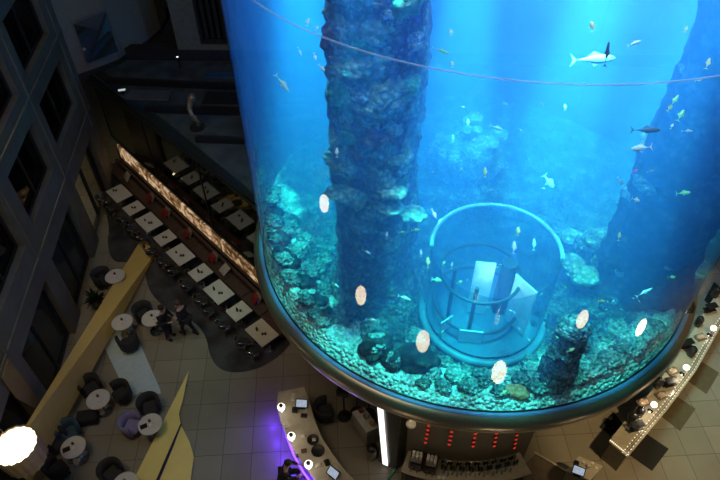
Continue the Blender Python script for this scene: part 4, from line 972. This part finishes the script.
def smallbox(nm, x, y, z, d, rz, mm, lab, cat, lid=None, grp=None):
    e = empty(nm, W(x, y, z), rz, label=lab, cat=cat); 
    if grp: e['group'] = grp
    MB().box((0, 0, d[2]/2), d, bev=min(d)*.15).build('body', mm, e)
    MB().box((0, 0, d[2]+.006), (d[0]*.8, d[1]*.8, .012), bev=.003).build('top', lid or mm, e); return e
CRE = mat('cream_plastic', (.55, .52, .45), .5); BRN = mat('brown_leather', (.10, .05, .03), .6)
smallbox('card_box', 314, 440, 1.10, (.10, .08, .04), .3, CRE, 'small cream card box on the upper round black tray', 'box')
smallbox('menu_holder', 304, 451, 1.086, (.16, .12, .03), .4, BRN, 'brown leather menu folder left of the lower round tray', 'menu')
smallbox('keypad', 297, 456, 1.086, (.08, .10, .03), .4, BLACK, 'small black keypad left of the brown folder on the desk', 'keypad')
smallbox('printer', 295, 411, 1.086, (.16, .16, .12), .2, BLACK, 'small black receipt printer left of the upper screen on the desk', 'printer')
smallbox('telephone', 304, 416, 1.086, (.18, .12, .05), .1, BLACK, 'black telephone under the upper screen on the desk', 'telephone')
smallbox('paper_stack', 305, 411, 1.088, (.14, .05, .02), 0, CRE, 'small pale paper stack beside the upper screen on the desk', 'paper')
smallbox('paper_stack', 293, 397, 1.086, (.12, .25, .02), .1, CRE, 'pale paper pile at the top end of the reception desk', 'paper')
smallbox('brochure_box', 303, 437, 1.086, (.12, .10, .06), .5, CRE, 'cream brochure box left of the upper round tray', 'box')
smallbox('brochure_box', 318, 466, 1.086, (.16, .10, .06), .5, CRE, 'cream brochure box right of the lower globe lamp', 'box')
smallbox('card_reader', 327, 463, 1.086, (.14, .18, .06), .6, BLACK, 'black card reader above the lower screen on the desk', 'card reader')
use(CU_, W(286, 427, 1.087), 0, label='white cup on the reception desk between the top and middle lamps', cat='cup', group='cups on the reception desk')
# office chair behind desk
q = W(325, 410, .45); q.z = 0
use(TB, q, radians(-60), label='dark tub chair behind the top end of the reception desk', cat='chair')

# service cart, pillar with light strip --------------------------------
def obox(nm, A, B_, C_, z0, z1, mm, par=None, c=None):
    D_ = A+C_-B_; mb = MB().prism([(p.x, p.y) for p in (A, B_, C_, D_)], z0, z1)
    if c is not None: rel(mb, c)
    return mb.build(nm, mm, par)
A, B_, C_ = W(352, 412, .95), W(364, 407, .95), W(379, 427, .95)
c = (A+C_)/2; c.z = 0
e = empty('service_cart', c, label='pale service cart with white bins standing under the tank rim', cat='cart')
obox('body', A, B_, C_, .1, .9, mat('cart_body', (.28, .26, .22), .5), e, c); obox('top', A, B_, C_, .9, .95, mat('cart_top', (.55, .53, .5), .4), e, c)
for i in range(4): q = [A, B_, C_, A+C_-B_][i]*.85+c*.15-c; MB().lathe([(.03, 0), (.04, .03), (.04, .06), (.02, .1)], (q.x, q.y, 0), 10).build('wheel', BLACK, e)
for i, (x, y, col, w_) in enumerate([(361, 412, mat('red_plastic', (.35, .04, .03), .5), 'red'), (366, 418, mat('steel_bin', (.4, .4, .38), .3, .8), 'steel'), (372, 425, mat('amber_bin', (.5, .3, .06), .5), 'amber')]):
    e2 = empty('bin', W(x, y, .951), label='small %s container on the service cart' % w_, cat='container', group='containers on the service cart')
    MB().lathe([(.06, 0), (.08, .12), (.07, .12), (.055, .02), (0, .02)], n=16, caps=False).build('pot', col, e2, True); MB().tube([(.08*cos(t), .08*sin(t), .12) for t in [2*pi*i_/16 for i_ in range(16)]], .008, 6, True).build('rim', CHROME, e2, True)
for i, (x, y, h_) in enumerate([(348, 402, 1.5), (357, 398, 1.6), (365, 400, 1.3)]):
    q = W(x+(i-1)*4, y+6, .5); q.z = 0; e = empty('equipment_stand', q, .4*i, label='dark equipment stand in shadow behind the service cart, %s from the left' % ORD[i], cat='stand', group='dark stands under the rim')
    MB().tube([(0, 0, .03), (0, 0, h_)], .03, 8).build('post', BLACK, e); MB().box((0, 0, h_), (.36, .3, .25), bev=.03).build('box', BLACK, e); MB().lathe([(.22, 0), (.2, .03), (.03, .05)], n=16).build('base', BLACK, e)
q = W(372, 457, 0); e = empty('waste_bin', q, label='small chrome and black bin at the foot of the light strip pillar', cat='bin')
MB().lathe([(.13, 0), (.14, .02), (.15, .55), (.13, .6)], n=24).build('bucket', STEEL, e, True); MB().lathe([(.15, .56), (.16, .6), (.10, .66), (.0, .67)], n=24, caps=False).build('lid', BLACK, e, True); MB().lathe([(.0, .672), (.05, .672), (.04, .69), (.0, .695)], n=16, caps=False).build('knob', CHROME, e)
# pillar
PIL = mat('dark_bronze_panel', (.07, .065, .06), .3, .5)
pb0, pb1, pb2 = W(379, 462, 0), W(396, 470, 0), W(424, 452, 0)
n_ = (pb1-pb0); v2 = Vector((pb2.x-pb1.x, pb2.y-pb1.y, 0))
e = empty('pillar', (pb0+pb1)/2, label='dark bronze pillar under the tank carrying a tall white light strip', cat='pillar')
cc = (pb0+pb1)/2
mb = MB().prism([(p.x, p.y) for p in (pb0, pb1, pb2, pb2+Vector((-.4, .9, 0)), pb0+Vector((.25, .8, 0)))], 0, 5.72); rel(mb, cc); mb.build('shaft', PIL, e)
out = Vector((n_.y, -n_.x, 0)).normalized()
if out.dot(CAM-cc) < 0: out = -out
b0_ = W(383, 464, .0)+out*.02
pn = out
t0 = on_plane(383, 463, pb0+out*.03, pn); t1 = on_plane(377, 399, pb0+out*.03, pn); u_ = n_.normalized()*.16
MB().slab([t0-cc, t0+u_-cc, t1+u_*1.0-cc, t1-cc], .03).build('light_strip', emit_mat('white_strip', (1, .96, .92), 1.6), e)
q = on_plane(408, 425, W(408, 470, .2)+out*.1, out) if 0 else None
# green hose
q1, q2 = W(388, 480, .03), W(403, 454, .03)
e = tag(MB().tube([q1, (q1*.6+q2*.4)+Vector((.03, .02, 0)), q2], .035, 8).build('hose', mat('green_hose', (.05, .35, .22), .5), None, True), 'short green hose lying on the floor beside the light strip pillar', 'hose')

# bar counter under the tank
def arcpoly(r0, r1, a0, a1, n=20):
    return [(r1*cos(a0+(a1-a0)*i/n), r1*sin(a0+(a1-a0)*i/n)) for i in range(n+1)]+[(r0*cos(a1+(a0-a1)*i/n), r0*sin(a1+(a0-a1)*i/n)) for i in range(n+1)]
A0, A1 = radians(-98.5), radians(-56)
e = empty('bar_counter', (0, -4.7, 0), label='curved stone bar counter below the tank, crowded with machines and bottles', cat='counter')
def rel2(mb): mb.v = [(x, y+4.7, z) for x, y, z in mb.v]; return mb
rel2(MB().prism(arcpoly(4.28, 4.92, A0, A1), .98, 1.03)).build('countertop', MARB, e)
rel2(MB().prism(arcpoly(4.3, 4.82, A0, A1), .0, .98)).build('body', mat('bar_body', (.2, .17, .12), .6), e)
for k_ in range(4):
    a = A0+(k_+.5)*(A1-A0)/4; dr_ = rel2(MB().box((4.83*cos(a), 4.83*sin(a), .62), (.02, .62, .5), a)).build('door', mat('dark_wood', 0), e); rel2(MB().box((4.86*cos(a), 4.86*sin(a), .78), (.03, .2, .02), a)).build('handle', CHROME, dr_)
rb = random.Random(4)
def onbar(a, r_, z=1.031): return Vector((r_*cos(radians(a)), r_*sin(radians(a)), z))
for i, a in enumerate((-94.5, -89.5)):
    e = empty('coffee_machine', onbar(a, 4.56), radians(a+90), label='black and chrome coffee machine on the bar counter, %s one' % ('left', 'right')[i], cat='coffee machine', group='coffee machines on the bar')
    MB().box((0, 0, .22), (.36, .44, .44), bev=.04).build('body', BLACK, e); MB().box((0, -.05, .455), (.3, .3, .02), bev=.01).build('cup_rail', CHROME, e)
    for s_ in (-.08, .08): gh = MB().lathe([(.02, 0), (.03, .05), (.02, .08)], (s_, -.25, .2), 10).build('group_head', CHROME, e); MB().tube([(s_, -.26, .22), (s_, -.36, .2)], .012, 6).build('handle', BLACK, gh)
    for c_ in range(6): 
        use(CU_, onbar(a, 4.56)+Vector((-.1+.1*(c_ % 3), -.03+.1*(c_//3), .466)), rb.uniform(0, 6), label='white cup stacked on top of the %s coffee machine' % ('left', 'right')[i], cat='cup', group='cups on the %s coffee machine' % ('left', 'right')[i])
DB = [mat('glass_green', (.02, .06, .03), .1), mat('glass_clear', (.3, .32, .3), .08), mat('glass_brown', (.05, .025, .01), .1)]
BP = []
for mm_ in DB:
    t = empty('bottle'); MB().lathe([(.036, 0), (.04, .02), (.04, .19), (.015, .25), (.014, .31)], n=12).build('body', mm_, t, True); MB().lathe([(.018, .29), (.018, .32), (.01, .325)], n=8).build('cap', mat('brass_cap', 0), t); reg(t); BP.append(t)
GP = empty('wine_glass'); MB().lathe([(.03, 0), (.03, .004), (.004, .01), (.004, .08), (.03, .11), (.036, .15), (.03, .18)], n=14, caps=False).build('bowl', glass_mat('wine_glass_mat', (.9, .9, .9), .25, .05, .15, (.6, .6, .6), .5), GP, True); MB().lathe([(.031, .0), (.031, .006), (.0, .006)], n=14, caps=False).build('foot', glass_mat('wine_glass_mat', 0), GP); reg(GP)
k_ = 0
for i in range(26):
    a = -85.5+i*1.05
    for row in range(2):
        r_ = 4.42+.13*row+rb.uniform(-.02, .02)
        use(BP[(i+row*2) % 3], onbar(a, r_), 0, label='bottle in the crowded rows of bottles at the back of the bar counter', cat='bottle', group='bottles at the back of the bar')
for i in range(16):
    use(GP, onbar(-85+i*1.5, 4.66+.05*(i % 2)), 0, label='stemmed glass in the front row of glasses on the bar counter', cat='glass', group='glasses on the bar')
for i, (a, r_) in enumerate([(-86.2, 4.82), (-84.8, 4.82)]): use(CU_, onbar(a, r_), 1, label='white cup standing on the counter edge, %s of two' % ('left', 'right')[i], cat='cup', group='cups at the bar edge')
# red lamps in dotted columns on the core wall
RED = emit_mat('red_lamp_glow', (1, .06, .03), .55)
RL = empty('red_wall_lamp'); MB().lathe([(.035, 0), (.045, .02), (.045, .04)], n=12).build('holder', BLACK, RL); MB().lathe([(.045, .04), (.042, .05), (.02, .055), (.0, .055)], n=12, caps=False).build('glow', RED, RL, True); reg(RL)
for c_, xb in enumerate((429, 452.5, 476, 497, 517)):
    for r_ in range(5):
        y = 424.5+c_*1.8+r_*4.2-(c_ > 2)*2; x = xb-r_*.8
        d = ray(x, y).normalized(); a_ = d.x**2+d.y**2; b_ = 2*(CAM.x*d.x+CAM.y*d.y); cc_ = CAM.x**2+CAM.y**2-4.256**2; di = b_*b_-4*a_*cc_
        if di < 0: continue
        t = (-b_-sqrt(di))/(2*a_); p = CAM+d*t
        if p.z > 5.6 or p.z < 1.3: continue
        o = use(RL, p, 0, label='red dot lamp above the bar, %s column from left, %s from top' % (ORD[c_], ORD[r_]), cat='wall lamp', group='red dot lamps over the bar')
        o.rotation_euler = Vector((p.x, p.y, 0)).to_track_quat('Z', 'Y').to_euler()
# white round speaker at the wall's left
p = W(411, 424, 4.3); e = empty('wall_speaker', p, label='small white round speaker beside the dark pillar below the rim', cat='speaker'); 
MB().rock((0, 0, 0), .12, 1, 3, 0, 1, (1, 1, .8)).build('housing', CRE, e, True); MB().tube([(0, 0, .05), (0, .5, .05), (0, 1.0, .05)], .03, 8).build('bracket', CRE, e)

# low partition and the screen table at the bottom
pw = [W(543, 431, 0), W(533, 452, 0)]
tag(MB().tube([W(534, 452, .06), W(572, 474, .06), W(590, 484, .06)], .03, 6).build('floor_rail', mat('pale_rail', (.5, .45, .35), .4), None), 'thin pale rail on the floor running from the bar wall to the bottom edge', 'rail')
tag(MB().prism([(p.x, p.y) for p in (W(536, 454, 0), W(590, 486, 0), W(500, 520, 0), W(505, 482, 0))], .001, .010).build('floor_mat', mat('brown_mat', (.13, .10, .07), .6)), 'brown polished floor mat beside the bar at the bottom edge', 'mat')
A, B_, C_ = W(566, 470, .95), W(579, 456, .95), W(603, 466, .95)
c = (A+C_)/2; c.z = 0
e = empty('host_stand', c, label='pale host stand at the bottom edge carrying a lit tablet', cat='stand')
obox('top', A, B_, C_, .9, .95, MARB, e, c); obox('body', A*.9+c*.1, B_*.9+c*.1, C_*.9+c*.1, 0, .9, mat('bar_body', 0), e, c)
monitor(577, 474, radians(-10), 'lit tablet screen on the host stand at the bottom edge', .951, .34, (.75, .8, .9), .8)
for i, (x, y) in enumerate([(576, 464), (583, 463), (588, 467), (592, 464), (596, 469)]):
    if i in (0, 2): smallbox('container', x, y, .951, (.12, .1, .12), .3*i, (BLACK, CRE)[i > 0], ('black box', 'cream box')[i > 0]+' on the host stand behind the tablet', 'box')
    else: use(CU_, W(x, y, .951), .4*i, label='white cup on the host stand, %s from the left' % ORD[{1: 0, 3: 1, 4: 2}[i]], cat='cup', group='cups on the host stand')

# buffet counter to the right with rows of tiny lights
la = [(609, 441.5), (622, 424.5), (648, 395), (677, 357.5), (700, 318), (730, 275)]; ra = [(628, 457), (648, 428), (666, 408), (683, 387), (712, 343), (750, 292)]
ra = [(628, 457), (641, 441), (667, 410), (696, 371), (719, 330), (752, 285)]
LA = [W(x, y, 1.0) for x, y in la]; RA = [W(x, y, 1.0) for x, y in ra]
c = sum(LA+RA, Vector())/12; c.z = 0
e = empty('buffet_counter', c, label='long pale buffet counter edged with rows of tiny lights, right of the tank', cat='counter')
rel(MB().prism([(p.x, p.y) for p in LA]+[(p.x, p.y) for p in RA[::-1]], .95, 1.0), c).build('countertop', mat('buffet_top', (.34, .31, .24), .35, vary=.08), e)
I0 = [p*.92+q*.08 for p, q in zip(LA, RA)]; I1 = [p*.08+q*.92 for p, q in zip(LA, RA)]
rel(MB().prism([(p.x, p.y) for p in I0]+[(p.x, p.y) for p in I1[::-1]], .0, .95), c).build('body', mat('bar_body', 0), e)
def polyline(P, d):
    out_ = []; acc = 0
    for a, b_ in zip(P[:-1], P[1:]):
        L_ = (b_-a).length
        while acc < L_: out_.append(a+(b_-a)*(acc/L_)); acc += d
        acc -= L_
    return out_
lm = MB(); 
for f_ in (.90, .72): 
    for p in polyline([a*(1-f_)+b_*f_ for a, b_ in zip(LA, RA)], .13)[:100]: lm.lathe([(.015, .0), (.015, .012), (.0, .02)], (p.x-c.x, p.y-c.y, 1.0), 6, caps=False)
for k_ in range(12): p = LA[0]+(RA[0]-LA[0])*(k_+.3)/12+(LA[1]-LA[0]).normalized()*.06; lm.lathe([(.02, .0), (.02, .012), (.0, .02)], (p.x-c.x, p.y-c.y, 1.0), 6, caps=False)
o = lm.build('tiny_lights', emit_mat('tiny_light', (1, .85, .55), 1.5), e); o['kind'] = 'stuff'
lm = MB()
for f_ in (.78, .86):
    lm.tube([Vector((p.x-c.x, p.y-c.y, 1.03)) for p in [a*(1-f_)+b_*f_ for a, b_ in zip(LA, RA)]], .010, 6)
lm.build('glass_guard_rail', CHROME, e)
def blamp(x, y, lab):
    e = empty('heat_lamp', W(x, y, 1.001), label=lab, cat='lamp', group='bright lamps on the buffet')
    MB().lathe([(.08, 0), (.08, .015), (.015, .03), (.015, .3)], n=16).build('stand', CHROME, e); MB().rock((0, 0, .37), .09, 1, 3, 0).build('globe', emit_mat('buffet_globe', (1, .93, .75), 4), e, True)
blamp(650, 411, 'bright globe lamp on the buffet counter nearest its lit corner'); blamp(682, 374, 'bright globe lamp on the buffet counter, the middle one'); blamp(709, 335, 'bright globe lamp on the buffet counter, the farthest one')
for x, y in ((650, 411), (682, 374)): q = W(x, y, 1.5); point('buffet_lamp', (q.x, q.y, 1.6), 14, (1, .85, .6), .1)
specs = [(638, 415, 'urn'), (630, 421, 'urn'), (643, 403, 'dish'), (661, 396, 'dish'), (656, 386, 'urn'), (668, 386, 'rack'), (672, 372, 'dish'), (690, 355, 'urn'), (684, 348, 'rack'), (700, 338, 'dish'), (697, 325, 'urn'), (708, 312, 'rack'), (634, 430, 'rack'), (714, 296, 'urn')]
cnt = {}
allk = sorted(specs, key=lambda t: -t[1])
for x, y, kd in allk:
    cnt[kd] = cnt.get(kd, 0)+1; q = W(x, y, 1.001); w_ = ORD[cnt[kd]-1]
    if kd == 'urn':
        e = empty('coffee_urn', q, label='dark coffee urn on the buffet, %s counted from the lit near end' % w_, cat='urn', group='urns on the buffet')
        MB().lathe([(.10, 0), (.12, .03), (.12, .32), (.09, .38), (.02, .42)], n=20).build('body', mat('black_urn', (.02, .02, .02), .2), e, True); MB().lathe([(.02, .42), (.03, .45), (.01, .47)], n=10).build('knob', CHROME, e); MB().tube([(0, -.12, .08), (0, -.18, .08), (0, -.18, .04)], .012, 6).build('tap', CHROME, e)
    elif kd == 'dish':
        e = empty('serving_dish', q, .6, label='pale serving dish of food on the buffet, %s counted from the lit near end' % w_, cat='dish', group='serving dishes on the buffet')
        MB().box((0, 0, .04), (.36, .24, .08), bev=.02).build('dish', STEEL, e); MB().rock((0, 0, .08), .12, cnt[kd], 3, .5, 4, (1.2, .8, .35)).build('food', mat('food', (.35, .2, .12), .7, col2=(.6, .5, .4), scale=20), e, True)
    else:
        e = empty('display_rack', q, .5, label='black display rack on the buffet, %s counted from the lit near end' % w_, cat='rack', group='racks on the buffet')
        for s_ in (-1, 1): MB().tube([(s_*.16, 0, 0), (s_*.16, 0, .36)], .014, 6).build('post', BLACK, e)
        for z_ in (.14, .34): MB().box((0, 0, z_), (.40, .22, .02), bev=.005).build('shelf', BLACK, e)
# dark floor mats, checker fashion
for i, (cs_, lab, mm_) in enumerate([([(613, 412), (623.5, 424.5), (611, 436), (599, 427)], 'small black square floor mat left of the near end of the buffet', 'b'),
    ([(645, 433), (668.7, 449), (652, 471), (629, 455)], 'large black square floor mat in front of the near end of the buffet', 'b'),
    ([(674.5, 395), (695.5, 409), (680, 431), (661, 416)], 'dark brown square floor mat beside the middle of the buffet', 'm'),
    ([(702, 362), (719, 373), (706.6, 394), (687.6, 381)], 'dark brown square floor mat beside the upper part of the buffet', 'm'),
    ([(714, 282), (734, 300), (722, 318), (704, 300)], 'black floor mat under the far end of the buffet at the right edge', 'b')]):
    tag(MB().prism([(p.x, p.y) for p in [W(x, y, 0) for x, y in cs_]], .001, .012).build('floor_mat', mat('black_mat', (.008, .008, .008), .7) if mm_ == 'b' else mat('brown_black_mat', (.09, .07, .035), .7)), lab, 'mat', 'floor mats by the buffet')

# ------------------------------------------------------------------ lobby light
area('overhead_fill', (-7, -10, 25), 9, 800, (1, .78, .50))  # unseen soft light added overhead for the general floor brightness
spot('floor_fill', (9.5, -6.5, 16), (8.2, -1.0, 0), 6500, (1, .70, .34), 42, .4, .6)  # unseen spot added to brighten and warm the right floor
spot('row_fill', (-12.2, -3.2, 13.5), (-10.2, 1.8, 0), 620, (1, .9, .72), 52, .3, .7)  # unseen spots added to brighten the table row
spot('row_fill', (-15.0, -1.5, 10), (-13.2, 3.6, 0), 150, (1, .9, .72), 50, .3, .7)
spot('cafe_fill', (-7.5, -9.5, 14), (-8.6, -4.5, 0), 300, (1, .82, .5), 45, .4, .7)  # added spot that warms the yellow pieces and cafe floor
for a in (-104, -86, -68, -48):
    point('under_rim_fill', (5.15*cos(radians(a)), 5.15*sin(radians(a)), 5.25), 20, (1, .8, .5), .08)  # added lights below the rim to brighten the bar and core wall
for i, (x, y) in enumerate([(82, 178), (90, 172)]): q = W(x, y, 0); point('arcade_lamp', (q.x-1.0, q.y, 2.2), 14, (1, .78, .4), .1)
w = bpy.data.worlds.new('world'); S.world = w; w.use_nodes = True
bg = w.node_tree.nodes['Background']; bg.inputs[0].default_value = (.55, .7, .8, 1); bg.inputs[1].default_value = .008
